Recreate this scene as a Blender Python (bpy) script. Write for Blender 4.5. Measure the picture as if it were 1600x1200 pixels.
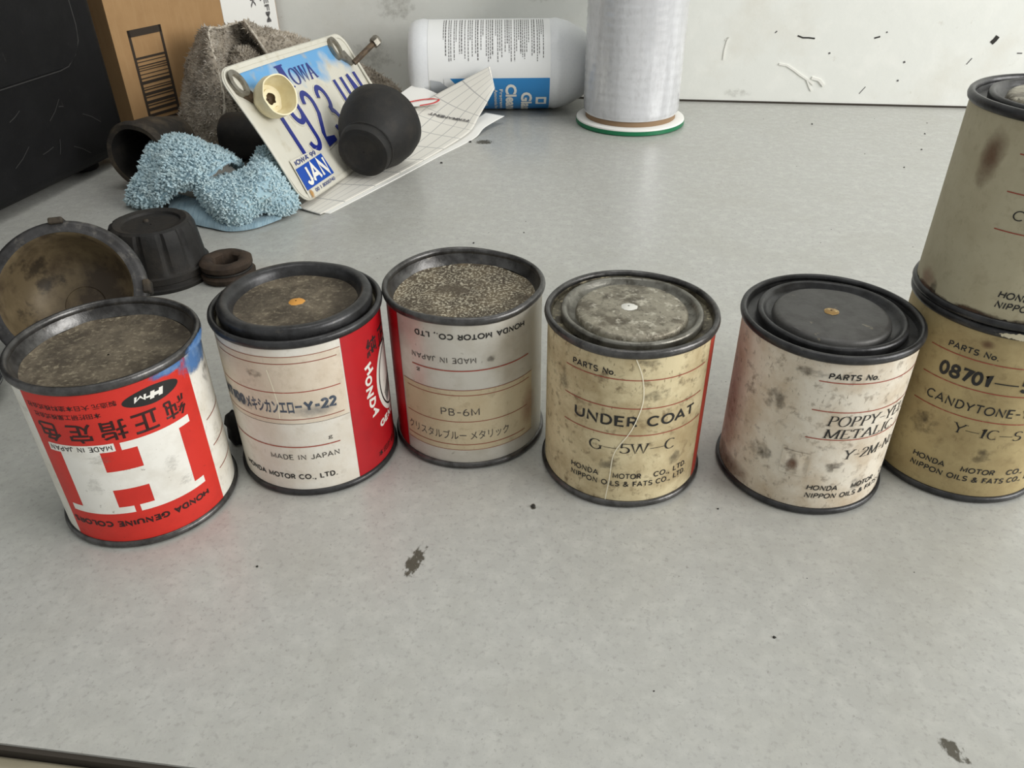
import bpy, bmesh, math, random
from mathutils import Vector, Matrix, noise as mnoise
for _o in list(bpy.data.objects): bpy.data.objects.remove(_o)
SC = bpy.context.scene
COL = SC.collection
PI = math.pi

# ------------------------------------------------------------------ camera
cam = bpy.data.cameras.new('camera'); cam_o = bpy.data.objects.new('camera', cam); COL.objects.link(cam_o)
cam.sensor_width = 36.0; cam.lens = 1232.5 / 1600 * 36; cam.clip_start = 0.01
_r = Vector((0.99995, -0.00549, -0.00821)); _u = Vector((0.00988, 0.55580, 0.83126)); _f = Vector((0, 0.83130, -0.55583))
cam_o.matrix_world = Matrix(((_r.x, _u.x, -_f.x, 0), (_r.y, _u.y, -_f.y, 0), (_r.z, _u.z, -_f.z, 0.186), (0, 0, 0, 1)))
SC.camera = cam_o

# ------------------------------------------------------------------ light
world = bpy.data.worlds.new('world'); SC.world = world; world.use_nodes = True
bg = world.node_tree.nodes['Background']; bg.inputs[0].default_value = (0.98, 1.0, 0.98, 1); bg.inputs[1].default_value = 0.50
def area(name, loc, target, sx, sy, power, col):
    l = bpy.data.lights.new(name, 'AREA'); l.shape = 'RECTANGLE'; l.size = sx; l.size_y = sy; l.energy = power; l.color = col
    o = bpy.data.objects.new(name, l); COL.objects.link(o); o.location = loc
    o.rotation_euler = (Vector(target) - Vector(loc)).to_track_quat('-Z', 'Y').to_euler()
    return o
area('window_light', (1.25, -0.22, 0.58), (0.1, 0.55, 0.03), 0.9, 0.65, 20, (1.0, 0.99, 0.965))
area('ceiling_lamp', (0.3, 0.3, 2.2), (0.2, 0.5, 0.0), 1.2, 0.5, 9, (1.0, 0.985, 0.96))
SC.view_settings.view_transform = 'Standard'; SC.view_settings.look = 'None'
SC.view_settings.exposure = 0.0; SC.view_settings.gamma = 1.0
SC.view_settings.use_curve_mapping = False

# ------------------------------------------------------------------ helpers
def lin(c):
    return tuple((v / 255 / 12.92) if v / 255 <= 0.04045 else ((v / 255 + 0.055) / 1.055) ** 2.4 for v in c)
def mat(name, base, rough=0.5, metal=0.0, layers=(), bump=None, spec=0.5, seed=0.0, alpha=None, trans=0.0, coord='Object', coat=0.0, sheen=0.0):
    """base / layer colours in sRGB 0-255. layer: (colour, noise scale, lo, hi, strength, stretch)"""
    m = bpy.data.materials.new(name); m.use_nodes = True
    nt = m.node_tree; b = nt.nodes['Principled BSDF']
    b.inputs['Roughness'].default_value = rough; b.inputs['Metallic'].default_value = metal
    b.inputs['Specular IOR Level'].default_value = spec
    b.inputs['Coat Weight'].default_value = coat; b.inputs['Sheen Weight'].default_value = sheen
    if trans: b.inputs['Transmission Weight'].default_value = trans
    tc = nt.nodes.new('ShaderNodeTexCoord')
    def noise(scale, stretch=(1, 1, 1), k=0, detail=5.0):
        mp = nt.nodes.new('ShaderNodeMapping'); mp.inputs['Scale'].default_value = stretch
        mp.inputs['Location'].default_value = (seed * 3.1 + k * 1.7, seed * 1.3 - k * .9, seed * .7 + k * 2.3)
        nt.links.new(tc.outputs[coord], mp.inputs['Vector'])
        n = nt.nodes.new('ShaderNodeTexNoise'); n.inputs['Scale'].default_value = scale; n.inputs['Detail'].default_value = detail
        n.inputs['Roughness'].default_value = 0.62
        nt.links.new(mp.outputs[0], n.inputs['Vector']); return n
    cur = None
    for k, L in enumerate(layers):
        col, sc, lo, hi, st = L[:5]; stretch = L[5] if len(L) > 5 else (1, 1, 1)
        n = noise(sc, stretch, k)
        r = nt.nodes.new('ShaderNodeMapRange'); r.inputs['From Min'].default_value = lo; r.inputs['From Max'].default_value = hi
        r.inputs['To Max'].default_value = st
        nt.links.new(n.outputs['Fac'], r.inputs['Value'])
        mx = nt.nodes.new('ShaderNodeMix'); mx.data_type = 'RGBA'
        nt.links.new(r.outputs[0], mx.inputs['Factor'])
        if cur is None: mx.inputs['A'].default_value = (*lin(base), 1)
        else: nt.links.new(cur, mx.inputs['A'])
        mx.inputs['B'].default_value = (*lin(col), 1); cur = mx.outputs['Result']
    if cur is None: b.inputs['Base Color'].default_value = (*lin(base), 1)
    else: nt.links.new(cur, b.inputs['Base Color'])
    if bump:
        n = noise(bump[0], bump[2] if len(bump) > 2 else (1, 1, 1), 9)
        bp = nt.nodes.new('ShaderNodeBump'); bp.inputs['Strength'].default_value = bump[1]; bp.inputs['Distance'].default_value = 0.0006
        nt.links.new(n.outputs['Fac'], bp.inputs['Height']); nt.links.new(bp.outputs[0], b.inputs['Normal'])
    if alpha:   # soft-edged deposit: vertex 'mask' times a noise threshold (scale, lo, hi, strength)
        at = nt.nodes.new('ShaderNodeAttribute'); at.attribute_name = 'mask'
        n = noise(alpha[0], alpha[4] if len(alpha) > 4 else (1, 1, 1), 5)
        ad = nt.nodes.new('ShaderNodeMath'); ad.operation = 'ADD'
        nt.links.new(at.outputs['Fac'], ad.inputs[0]); nt.links.new(n.outputs['Fac'], ad.inputs[1])
        r = nt.nodes.new('ShaderNodeMapRange'); r.inputs['From Min'].default_value = alpha[1]; r.inputs['From Max'].default_value = alpha[2]
        r.inputs['To Max'].default_value = alpha[3]
        nt.links.new(ad.outputs[0], r.inputs['Value']); nt.links.new(r.outputs[0], b.inputs['Alpha'])
    m['nodes'] = 1
    return m
def mesh_obj(name, verts, faces, m=None, parent=None, smooth=None, uv=None, mask=None):
    me = bpy.data.meshes.new(name); me.from_pydata([tuple(v) for v in verts], [], faces); me.update()
    if smooth is not None:
        for p in me.polygons: p.use_smooth = True
        if smooth > 0: me.set_sharp_from_angle(angle=math.radians(smooth))
    if m: me.materials.append(m)
    if uv:
        l = me.uv_layers.new(name='uv')
        for lp in me.loops: l.data[lp.index].uv = uv[lp.vertex_index]
    if mask:
        a = me.attributes.new('mask', 'FLOAT', 'POINT')
        for i, v in enumerate(mask): a.data[i].value = v
    o = bpy.data.objects.new(name, me); COL.objects.link(o)
    if parent: o.parent = parent
    return o
def tag(o, label, cat, group=None, kind=None):
    o['label'] = label
    if cat: o['category'] = cat
    if group: o['group'] = group
    if kind: o['kind'] = kind
    return o
def thing(name, label, cat, loc, group=None):
    o = bpy.data.objects.new(name, None); COL.objects.link(o); o.location = loc; o.empty_display_size = 0.01
    return tag(o, label, cat, group)
def nz(x, y, z, s): return mnoise.noise(Vector((x * s, y * s, z * s)))
def lathe(prof, n=72, closed=False, wob=0.0, ws=60.0, zw=0.0):
    """revolve (r,z) profile about z. closed: profile is a loop"""
    V, F = [], []; k = len(prof)
    for i in range(n):
        a = 2 * PI * i / n; c, s = math.cos(a), math.sin(a)
        for r, z in prof:
            d = wob * nz(c * .03, s * .03, z, ws) if wob else 0
            e = zw * nz(c * .03 + 5, s * .03, 0, ws) * min(1.0, r / .02) ** 2 if zw else 0
            V.append(((r + d) * c, (r + d) * s, z + e))
    for i in range(n):
        j = (i + 1) % n
        for t in range(k if closed else k - 1):
            t2 = (t + 1) % k
            F.append((i * k + t, j * k + t, j * k + t2, i * k + t2))
    return V, F
def xf(V, M): return [M @ Vector(v) for v in V]
def axis_matrix(origin, zdir, xhint=(1, 0, 0)):
    z = Vector(zdir).normalized(); x = Vector(xhint); x = (x - x.dot(z) * z).normalized(); y = z.cross(x)
    return Matrix(((x.x, y.x, z.x, origin[0]), (x.y, y.y, z.y, origin[1]), (x.z, y.z, z.z, origin[2]), (0, 0, 0, 1)))
def box(x0, x1, y0, y1, z0, z1):
    return ([(x0, y0, z0), (x1, y0, z0), (x1, y1, z0), (x0, y1, z0), (x0, y0, z1), (x1, y0, z1), (x1, y1, z1), (x0, y1, z1)],
            [(0, 3, 2, 1), (4, 5, 6, 7), (0, 1, 5, 4), (1, 2, 6, 5), (2, 3, 7, 6), (3, 0, 4, 7)])
def bevel(o, w, seg=3):
    md = o.modifiers.new('bevel', 'BEVEL'); md.width = w; md.segments = seg; md.limit_method = 'ANGLE'
    for p in o.data.polygons: p.use_smooth = True
    o.data.set_sharp_from_angle(angle=math.radians(50)); return o
def rrect(x0, x1, y0, y1, r, n=6):
    P = []
    for cx, cy, a in ((x1 - r, y0 + r, -90), (x1 - r, y1 - r, 0), (x0 + r, y1 - r, 90), (x0 + r, y0 + r, 180)):
        for i in range(n + 1):
            t = math.radians(a + 90 * i / n); P.append((cx + r * math.cos(t), cy + r * math.sin(t)))
    return P
def prism(P, z0, z1):
    n = len(P); V = [(x, y, z0) for x, y in P] + [(x, y, z1) for x, y in P]
    F = [tuple(range(n - 1, -1, -1)), tuple(range(n, 2 * n))] + [(i, (i + 1) % n, n + (i + 1) % n, n + i) for i in range(n)]
    return V, F
def cr(p0, p1, p2, p3, t):
    return tuple(0.5 * ((2 * b) + (-a + c) * t + (2 * a - 5 * b + 4 * c - d) * t * t + (-a + 3 * b - 3 * c + d) * t ** 3) for a, b, c, d in zip(p0, p1, p2, p3))
def spline(P, n):
    out = []
    for i in range(n + 1):
        s = i / n * (len(P) - 1); k = min(int(s), len(P) - 2); t = s - k
        g = lambda j: P[max(0, min(len(P) - 1, j))]
        out.append(cr(g(k - 1), g(k), g(k + 1), g(k + 2), t))
    return out
def net(C, nu, nv):
    rows = [spline(r, nu) for r in C]
    cols = [spline([rows[j][i] for j in range(len(rows))], nv) for i in range(nu + 1)]
    V = [cols[i][j] for j in range(nv + 1) for i in range(nu + 1)]
    F = [(j * (nu + 1) + i, j * (nu + 1) + i + 1, (j + 1) * (nu + 1) + i + 1, (j + 1) * (nu + 1) + i) for j in range(nv) for i in range(nu)]
    UV = [(i / nu, j / nv) for j in range(nv + 1) for i in range(nu + 1)]
    return V, F, UV
def displace(V, F, amp, sc, seed=0.0, zmin=0.0006):
    me = bpy.data.meshes.new('t'); me.from_pydata(V, [], F); me.update()
    N = [v.normal.copy() for v in me.vertices]; bpy.data.meshes.remove(me)
    out = []
    for v, n in zip(V, N):
        d = amp * (nz(v[0] + seed, v[1], v[2], sc) + .5 * nz(v[0], v[1] + seed, v[2], sc * 2.3))
        p = Vector(v) + n * d; p.z = max(p.z, zmin); out.append(p)
    return out, N
def thicken(V, F, N, t):
    n = len(V); V2 = list(V) + [Vector((p.x - k.x * t, p.y - k.y * t, max(p.z - k.z * t, 0.0003))) for p, k in zip(V, N)]
    F2 = list(F) + [tuple(n + i for i in reversed(f)) for f in F]
    cnt = {}
    for f in F:
        for a, b in zip(f, f[1:] + f[:1]): cnt[(a, b)] = 1
    for (a, b) in list(cnt):
        if (b, a) not in cnt: F2.append((b, a, n + a, n + b))
    return V2, F2
def tufts(V, F, count, ln, rad, seed, lean=0.5, both=True, zmin=0.0008):
    """little pile loops standing on a surface, one mesh"""
    rnd = random.Random(seed); V = [Vector(v) for v in V]
    ar, acc = [], 0
    for f in F:
        a, b, c, d = (V[i] for i in f); acc += ((c - a).cross(d - b)).length; ar.append(acc)
    import bisect
    OV, OF = [], []
    for _ in range(count):
        f = F[min(bisect.bisect(ar, rnd.random() * acc), len(F) - 1)]; a, b, c, d = (V[i] for i in f); s, t = rnd.random(), rnd.random()
        p = (a * (1 - s) + b * s) * (1 - t) + (d * (1 - s) + c * s) * t
        n = (c - a).cross(d - b).normalized()
        if both and rnd.random() < .5: n = -n
        dr = (n + Vector((rnd.gauss(0, lean), rnd.gauss(0, lean), rnd.gauss(0, lean)))).normalized()
        L = ln * rnd.uniform(.6, 1.3); R = rad * rnd.uniform(.7, 1.3)
        x = dr.orthogonal().normalized(); y = dr.cross(x); k = len(OV)
        tip = p + dr * L
        if tip.z < zmin: continue
        OV += [p, p + dr * L * .45 + x * R, p + dr * L * .5 + y * R, p + dr * L * .45 - x * R, p + dr * L * .5 - y * R, tip]
        for i in range(4):
            j = (i + 1) % 4; OF += [(k, k + 1 + j, k + 1 + i), (k + 5, k + 1 + i, k + 1 + j)]
    return OV, OF

# ---------- 2-D shapes for print (units mm): text and stroke letters
_tc = {}
def text2d(s, bold=0.0):
    key = (s, bold)
    if key in _tc: return _tc[key]
    c = bpy.data.curves.new('t', 'FONT'); c.body = s; c.size = 1.0; c.resolution_u = 3; c.offset = bold
    o = bpy.data.objects.new('t', c); COL.objects.link(o)
    bpy.context.view_layer.update()
    me = o.evaluated_get(bpy.context.evaluated_depsgraph_get()).to_mesh()
    V = [(v.co.x, v.co.y) for v in me.vertices]; F = [tuple(p.vertices) for p in me.polygons]
    bpy.data.objects.remove(o); bpy.data.curves.remove(c)
    _tc[key] = (V, F); return V, F
def A(cx, cy, rx, ry, a0, a1, n=14):
    return [(cx + rx * math.cos(math.radians(a0 + (a1 - a0) * i / n)), cy + ry * math.sin(math.radians(a0 + (a1 - a0) * i / n))) for i in range(n + 1)]
GL = {  # letter: (advance, strokes, serif spots)
 'G': (.86, [A(.40, .5, .36, .5, 48, 325), [(.70, .40), (.70, .12)]], [(.70, .42)]),
 'C': (.80, [A(.40, .5, .36, .5, 48, 312)], []),
 'O': (.88, [A(.41, .5, .37, .5, 0, 360, 24)], []),
 'o': (.62, [A(.28, .32, .25, .32, 0, 360, 18)], []),
 'W': (1.14, [[(.05, 1), (.29, 0), (.53, 1)], [(.53, 1), (.77, 0), (1.02, 1)]], [(.05, 1), (.53, 1), (1.02, 1)]),
 'P': (.72, [[(.16, 0), (.16, 1)], [(.16, .98)] + A(.36, .74, .24, .24, 90, -90) + [(.16, .5)]], [(.16, 0), (.16, 1)]),
 'Y': (.80, [[(.04, 1), (.38, .48), (.38, 0)], [(.74, 1), (.38, .48)]], [(.04, 1), (.74, 1), (.38, 0)]),
 'E': (.74, [[(.16, 0), (.16, 1)], [(.06, .98), (.62, .98), (.62, .8)], [(.16, .52), (.48, .52)], [(.06, .02), (.64, .02), (.66, .22)]], []),
 'L': (.70, [[(.16, 0), (.16, 1)], [(.06, .02), (.60, .02), (.63, .24)]], [(.16, 1)]),
 'M': (1.04, [[(.14, 0), (.14, 1)], [(.14, 1), (.50, .05)], [(.50, .05), (.88, 1)], [(.88, 1), (.88, 0)]], [(.14, 0), (.12, 1), (.88, 0), (.90, 1)]),
 'T': (.78, [[(.37, 0), (.37, 1)], [(.05, .78), (.05, .98), (.69, .98), (.69, .78)]], [(.37, 0)]),
 'A': (.86, [[(.08, 0), (.42, 1)], [(.42, 1), (.76, 0)], [(.2, .34), (.64, .34)]], [(.08, 0), (.78, 0)]),
 'I': (.42, [[(.2, 0), (.2, 1)]], [(.2, 0), (.2, 1)]),
 'N': (.92, [[(.14, 0), (.14, 1)], [(.14, 1), (.76, 0)], [(.76, 0), (.76, 1)]], [(.14, 0), (.10, 1), (.76, 1)]),
 'S': (.66, [A(.33, .74, .25, .25, 30, 270) + A(.33, .25, .27, .25, 90, -150)], []),
 '1': (.48, [[(.06, .82), (.24, .98), (.24, 0)]], [(.24, 0)]),
 '2': (.68, [A(.31, .72, .26, .27, 165, -25) + [(.06, .03), (.62, .03)]], []),
 '4': (.72, [[(.48, 0), (.48, 1)], [(.48, 1), (.05, .3), (.68, .3)]], [(.48, 0)]),
 '5': (.66, [[(.58, .96), (.16, .96), (.12, .54)] + A(.3, .32, .28, .31, 130, -150)], []),
 '-': (.62, [[(.08, .42), (.52, .42)]], []), '_': (.95, [[(.02, .42), (.92, .42)]], []),
 '.': (.26, [[(.1, 0), (.1, .09)]], []), ' ': (.4, [], [])}
_V = lambda x: [(x, 0), (x, 1)]
SL = {
 'A': (.86, [[(0, 0), (.38, 1), (.76, 0)], [(.14, .32), (.62, .32)]]), 'B': (.74, [_V(.1), [(.1, 1), (.34, 1)] + A(.34, .76, .22, .24, 90, -90) + [(.1, .52), (.36, .52)] + A(.36, .26, .25, .26, 90, -90) + [(.1, 0)]]),
 'C': (.86, [A(.42, .5, .40, .5, 45, 315)]), 'D': (.84, [[(.1, 0), (.1, 1), (.32, 1)] + A(.34, .5, .38, .5, 90, -90) + [(.1, 0)]]),
 'E': (.70, [[(.62, 1), (.1, 1), (.1, 0), (.62, 0)], [(.1, .52), (.54, .52)]]), 'F': (.66, [[(.60, 1), (.1, 1), (.1, 0)], [(.1, .52), (.52, .52)]]),
 'G': (.92, [A(.42, .5, .40, .5, 45, 330) + [(.80, .44), (.50, .44)]]), 'H': (.86, [_V(.1), _V(.74), [(.1, .52), (.74, .52)]]), 'I': (.30, [_V(.13)]),
 'J': (.60, [[(.46, 1), (.46, .24)] + A(.26, .24, .20, .24, 0, -170)]), 'K': (.76, [_V(.1), [(.68, 1), (.12, .42)], [(.3, .58), (.70, 0)]]), 'L': (.64, [[(.1, 1), (.1, 0), (.58, 0)]]),
 'M': (.98, [[(.1, 0), (.1, 1), (.46, .18), (.82, 1), (.82, 0)]]), 'N': (.88, [[(.1, 0), (.1, 1), (.74, 0), (.74, 1)]]), 'O': (.94, [A(.44, .5, .41, .5, 90, 450, 26)]),
 'P': (.72, [[(.1, 0), (.1, 1), (.36, 1)] + A(.36, .74, .25, .26, 90, -90) + [(.1, .48)]]), 'R': (.76, [[(.1, 0), (.1, 1), (.36, 1)] + A(.36, .74, .25, .26, 90, -90) + [(.1, .48)], [(.36, .48), (.64, 0)]]),
 'S': (.72, [A(.34, .745, .26, .255, 25, 270) + A(.34, .245, .28, .245, 90, -155)]), 'T': (.74, [[(0, 1), (.68, 1)], _V(.34)]), 'U': (.86, [[(.1, 1), (.1, .32)] + A(.42, .32, .32, .32, 180, 360) + [(.74, 1)]]),
 'V': (.80, [[(0, 1), (.36, 0), (.72, 1)]]), 'W': (1.14, [[(0, 1), (.26, 0), (.52, 1), (.78, 0), (1.04, 1)]]), 'X': (.76, [[(0, 0), (.68, 1)], [(0, 1), (.68, 0)]]), 'Y': (.78, [[(0, 1), (.35, .45), (.70, 1)], [(.35, .45), (.35, 0)]]),
 'o': (.62, [A(.28, .31, .26, .31, 90, 450, 20)]), '.': (.28, [[(.12, 0), (.12, .12)]]), ',': (.28, [[(.15, .12), (.08, -.14)]]), '-': (.56, [[(.06, .46), (.46, .46)]]), ' ': (.42, []),
 '&': (.86, [[(.78, 0), (.2, .70)] + A(.34, .80, .17, .20, 200, -10, 10) + [(.14, .36)] + A(.30, .22, .25, .22, 140, 300, 10) + [(.78, .48)]]),
 '0': (.66, [A(.29, .5, .25, .5, 90, 450, 26)]), '1': (.46, [[(.04, .78), (.24, 1), (.24, 0)]]), '2': (.66, [A(.29, .73, .25, .27, 165, -25) + [(.04, 0), (.58, 0)]]), '3': (.66, [A(.28, .75, .24, .25, 160, -90) + A(.28, .25, .27, .25, 90, -160)]),
 '4': (.70, [[(.46, 0), (.46, 1), (.02, .28), (.64, .28)]]), '5': (.66, [[(.54, 1), (.12, 1), (.08, .52)] + A(.28, .32, .27, .32, 130, -150)]), '6': (.68, [A(.31, .29, .26, .29, 90, 450, 22), A(.52, .29, .47, .71, 180, 105, 10)]),
 '7': (.62, [[(.02, 1), (.56, 1), (.2, 0)]]), '8': (.68, [A(.30, .75, .22, .25, 90, 450, 20), A(.30, .26, .27, .26, 90, 450, 20)]), '9': (.68, [A(.30, .71, .26, .29, 90, 450, 22), A(.09, .71, .47, .71, 0, -75, 10)])}
def sans2d(s, thick):
    V, F = [], []; x = 0
    for ch in s:
        adv, st = SL[ch]
        for P in st:
            P = [(px, thick * .5 + py * (1 - thick)) if ch not in ',.' else (px, py) for px, py in P]
            v, f = ribbon2d(P, lambda d: thick); k = len(V); V += [(x + a, b) for a, b in v]; F += [tuple(k + i for i in g) for g in f]
        x += adv + .10
    return V, F
def ribbon2d(P, wf):
    V, F = [], []; n = len(P)
    for i in range(n):
        a = P[max(0, i - 1)]; b = P[min(n - 1, i + 1)]
        d = Vector((b[0] - a[0], b[1] - a[1])); d = d.normalized() if d.length > 1e-9 else Vector((1, 0))
        m = 1.0
        if 0 < i < n - 1:
            e = Vector((P[i][0] - a[0], P[i][1] - a[1])).normalized(); c = abs(e.dot(d)); m = 1 / max(c, .5)
        w = wf(d) * .5 * m
        V += [(P[i][0] - d.y * w, P[i][1] + d.x * w), (P[i][0] + d.y * w, P[i][1] - d.x * w)]
        if i: k = 2 * i; F.append((k - 2, k - 1, k + 1, k))
    return V, F
def serif2d(s, thick=.13, thin=.045, ser=.13, slab=False):
    V, F = [], []; x = 0
    wf = (lambda d: thin + (thick - thin) * abs(d.y) ** 1.5) if not slab else (lambda d: thick)
    for ch in s:
        adv, st, sr = GL[ch]
        for P in st:
            v, f = ribbon2d(P, wf); k = len(V); V += [(x + a, b) for a, b in v]; F += [tuple(k + i for i in g) for g in f]
        for (sx, sy) in sr:
            k = len(V); h = thin * 1.1; y0 = sy - (h if sy > .6 else 0)
            V += [(x + sx - ser, y0), (x + sx + ser, y0), (x + sx + ser, y0 + h), (x + sx - ser, y0 + h)]; F.append((k, k + 1, k + 2, k + 3))
        x += adv
    return V, F
def fit2d(VF, u0, u1, v, cap, serif=False, inv=False, shear=0.0, kapa=0.727):
    V, F = VF; xs = [p[0] for p in V]; x0, x1 = min(xs), max(xs)
    sx = abs(u1 - u0) / (x1 - x0); sy = cap / (1.0 if serif else kapa)
    out = []
    for x, y in V:
        a = (x - x0) * sx + shear * y * sy; b = y * sy
        out.append((u0 + a, v + b) if not inv else (u0 - a, v - b))
    return out, F
def fitbox(VF, uc, vc, w, h, inv=False):
    V, F = VF; xs = [p[0] for p in V]; ys = [p[1] for p in V]
    x0, x1, y0, y1 = min(xs), max(xs), min(ys), max(ys); out = []
    for x, y in V:
        a = ((x - x0) / (x1 - x0) - .5) * w; b = ((y - y0) / (y1 - y0) - .5) * h
        out.append((uc + a, vc + b) if not inv else (uc - a, vc - b))
    return out, F
def slice2d(V, F, step):
    """cut a flat shape into strips along x so that it can be bent"""
    bm = bmesh.new(); vs = [bm.verts.new((x, y, 0)) for x, y in V]
    for f in F:
        try: bm.faces.new([vs[i] for i in f])
        except ValueError: pass
    if not V: return [], []
    x0 = min(p[0] for p in V); x1 = max(p[0] for p in V); k = math.floor(x0 / step) + 1
    while k * step < x1:
        bmesh.ops.bisect_plane(bm, geom=bm.verts[:] + bm.edges[:] + bm.faces[:], plane_co=(k * step, 0, 0), plane_no=(1, 0, 0), dist=1e-5); k += 1
    bm.verts.index_update(); OV = [(v.co.x, v.co.y) for v in bm.verts]; OF = [tuple(v.index for v in f.verts) for f in bm.faces]
    bm.free(); return OV, OF

# ------------------------------------------------------------------ materials
YAW = math.radians(-7.77)
M = {}
M['laminate'] = mat('grey_laminate', (172, 172, 167), .26, layers=[((188, 188, 182), 170, .45, .66, .55), ((150, 150, 145), 520, .54, .68, .6), ((122, 121, 115), 1100, .62, .70, .55, (1, .6, 1)), ((160, 159, 150), 24, .45, .7, .35)], bump=(500, .12), spec=.6)
M['edge'] = mat('beige_edge', (150, 143, 122), .5, layers=[((130, 124, 106), 60, .4, .7, .5)])
M['dark_seam'] = mat('dark_seam', (52, 46, 38), .8)
M['wall'] = mat('painted_wall', (228, 229, 223), .6, layers=[((212, 207, 193), 14, .52, .75, .5), ((188, 182, 168), 120, .66, .76, .45), ((238, 238, 232), 40, .5, .7, .5)], bump=(90, .35))
M['steel'] = mat('dark_tin', (92, 91, 90), .32, .7, layers=[((44, 42, 41), 180, .4, .65, .8), ((110, 106, 98), 420, .6, .72, .5)], bump=(300, .25))
M['steel_black'] = mat('black_tin', (62, 62, 63), .36, .5, layers=[((34, 33, 33), 160, .4, .65, .8), ((96, 92, 84), 500, .63, .72, .35)], bump=(300, .2))
M['tin_bright'] = mat('scuffed_tin', (112, 106, 90), .38, .6, layers=[((58, 50, 38), 170, .45, .6, .9), ((190, 180, 150), 420, .55, .66, .7), ((40, 34, 26), 60, .5, .65, .7)], bump=(320, .4))
M['dirt'] = mat('caked_dirt', (104, 94, 78), .85, layers=[((70, 61, 48), 110, .42, .6, .9), ((148, 138, 116), 650, .52, .68, .7), ((60, 52, 42), 40, .5, .62, .6)], bump=(420, .9))
M['dirt_salt'] = mat('speckled_rust', (104, 92, 72), .8, layers=[((70, 61, 48), 60, .45, .6, .9), ((196, 188, 166), 1100, .5, .6, .85), ((78, 68, 54), 38, .52, .62, .95)], bump=(700, .8))
M['disc_scuff'] = mat('scraped_lid', (150, 144, 128), .42, .45, layers=[((84, 76, 62), 150, .46, .62, .85), ((214, 208, 192), 380, .55, .68, .7), ((44, 38, 30), 700, .58, .68, .7)], bump=(500, .5))
M['disc_grey'] = mat('grey_lid', (82, 81, 79), .5, .35, layers=[((62, 60, 58), 130, .42, .62, .7), ((140, 132, 112), 300, .66, .72, .6)], bump=(350, .2))
def paper(name, base, grime, dark, seed, amt=.6, fine=.5):
    return mat(name, base, .62, layers=[(grime, 70, .42, .68, amt), (dark, 260, .55, .72, fine), (dark, 900, .62, .72, fine * .9, (1, 1, .35)), (grime, 28, .5, .65, amt * .8)], bump=(260, .22), seed=seed, spec=.4)
M['p1'] = paper('white_label_stock', (226, 224, 215), (196, 186, 164), (120, 108, 90), 1, .5, .35)
M['p2'] = paper('white_label_paper', (224, 220, 210), (204, 192, 172), (150, 136, 116), 2, .5, .25)
M['p2s'] = paper('cream_sticker', (220, 208, 190), (196, 178, 154), (150, 132, 108), 2.5, .5, .3)
M['p3'] = mat('silver_label', (206, 202, 192), .36, .35, layers=[((164, 154, 134), 60, .45, .7, .5), ((120, 112, 96), 500, .66, .74, .5)], spec=.5, seed=3)
M['p3s'] = paper('tan_sticker', (196, 182, 152), (172, 152, 118), (124, 106, 80), 3.5, .5, .4)
M['p4'] = paper('yellowed_label', (214, 200, 162), (164, 144, 106), (104, 86, 60), 4, .8, .85)
M['p5'] = paper('stained_white_label', (222, 214, 198), (186, 166, 138), (108, 92, 74), 5, .75, .75)
M['p6'] = paper('tan_label', (180, 162, 118), (146, 126, 86), (104, 86, 56), 6, .6, .4)
M['p7'] = paper('dull_cream_label', (186, 178, 150), (160, 148, 118), (120, 102, 76), 7, .45, .25)
M['red'] = mat('red_print', (202, 44, 32), .5, layers=[((176, 34, 26), 90, .45, .7, .5), ((120, 30, 24), 420, .66, .75, .6)], bump=(260, .15))
M['red2'] = mat('crimson_print', (178, 18, 28), .42, layers=[((150, 14, 24), 80, .45, .7, .5)])
M['red_old'] = mat('faded_red_print', (176, 60, 42), .6, layers=[((140, 50, 36), 200, .5, .7, .6)])
M['rule'] = mat('red_rule', (152, 66, 50), .6, layers=[((186, 140, 112), 500, .56, .7, .6)])
M['rule_dark'] = mat('brown_rule', (138, 72, 54), .6)
M['ink'] = mat('black_ink', (28, 27, 26), .55, layers=[((70, 66, 58), 600, .6, .72, .6)])
M['ink_and_shade'] = mat('grey_ink_and_shade', (66, 62, 58), .6, layers=[((120, 114, 102), 700, .55, .7, .6)])  # small lettering, and the painted shadow under a sticker edge
M['ink_red'] = mat('ink_on_red', (48, 14, 12), .5)
M['stamp'] = mat('blue_black_stamp', (66, 76, 90), .6, layers=[((120, 126, 134), 500, .5, .68, .7)])
M['stamp_pale'] = mat('blue_smudge', (98, 106, 116), .7, alpha=(420, .9, 1.7, .5))
M['white_print'] = mat('white_print', (228, 226, 218), .55, layers=[((196, 190, 176), 90, .48, .7, .5), ((120, 112, 100), 520, .66, .73, .7)])
M['orange'] = mat('ochre_paint', (204, 144, 60), .55)
M['gold'] = mat('gold_chip', (150, 118, 66), .4, .4, layers=[((224, 200, 140), 600, .5, .62, .8)])
M['silverchip'] = mat('silver_chip', (222, 220, 212), .4, .2)
M['bluepaint'] = mat('blue_paint', (72, 116, 170), .5, layers=[((130, 158, 192), 200, .48, .66, .7)], alpha=(330, .78, 1.2, .92))
M['brownstain'] = mat('brown_stain', (110, 76, 54), .7, alpha=(120, .75, 1.7, .8))
M['rosestain'] = mat('rose_stain', (164, 112, 96), .7, alpha=(110, .95, 1.9, .55))
M['rust'] = mat('rust_edge', (78, 56, 40), .8, layers=[((40, 32, 26), 240, .45, .6, .8)], alpha=(220, .9, 1.25, .95))
M['grime'] = mat('dark_grime', (58, 50, 40), .8, alpha=(330, 1.34, 1.72, .6))
M['scuff'] = mat('grey_scuff', (120, 114, 104), .7, alpha=(700, 1.36, 1.8, .32, (1, 1, 2.2)))
M['smear'] = mat('oily_smear', (70, 64, 48), .5, alpha=(620, 1.30, 1.42, .7, (1, .6, 1)))
M['wallgrime'] = mat('wall_smudge', (120, 112, 96), .8, alpha=(240, 1.3, 1.75, .35))
M['crease'] = mat('paper_crease', (236, 228, 204), .6)
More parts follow.
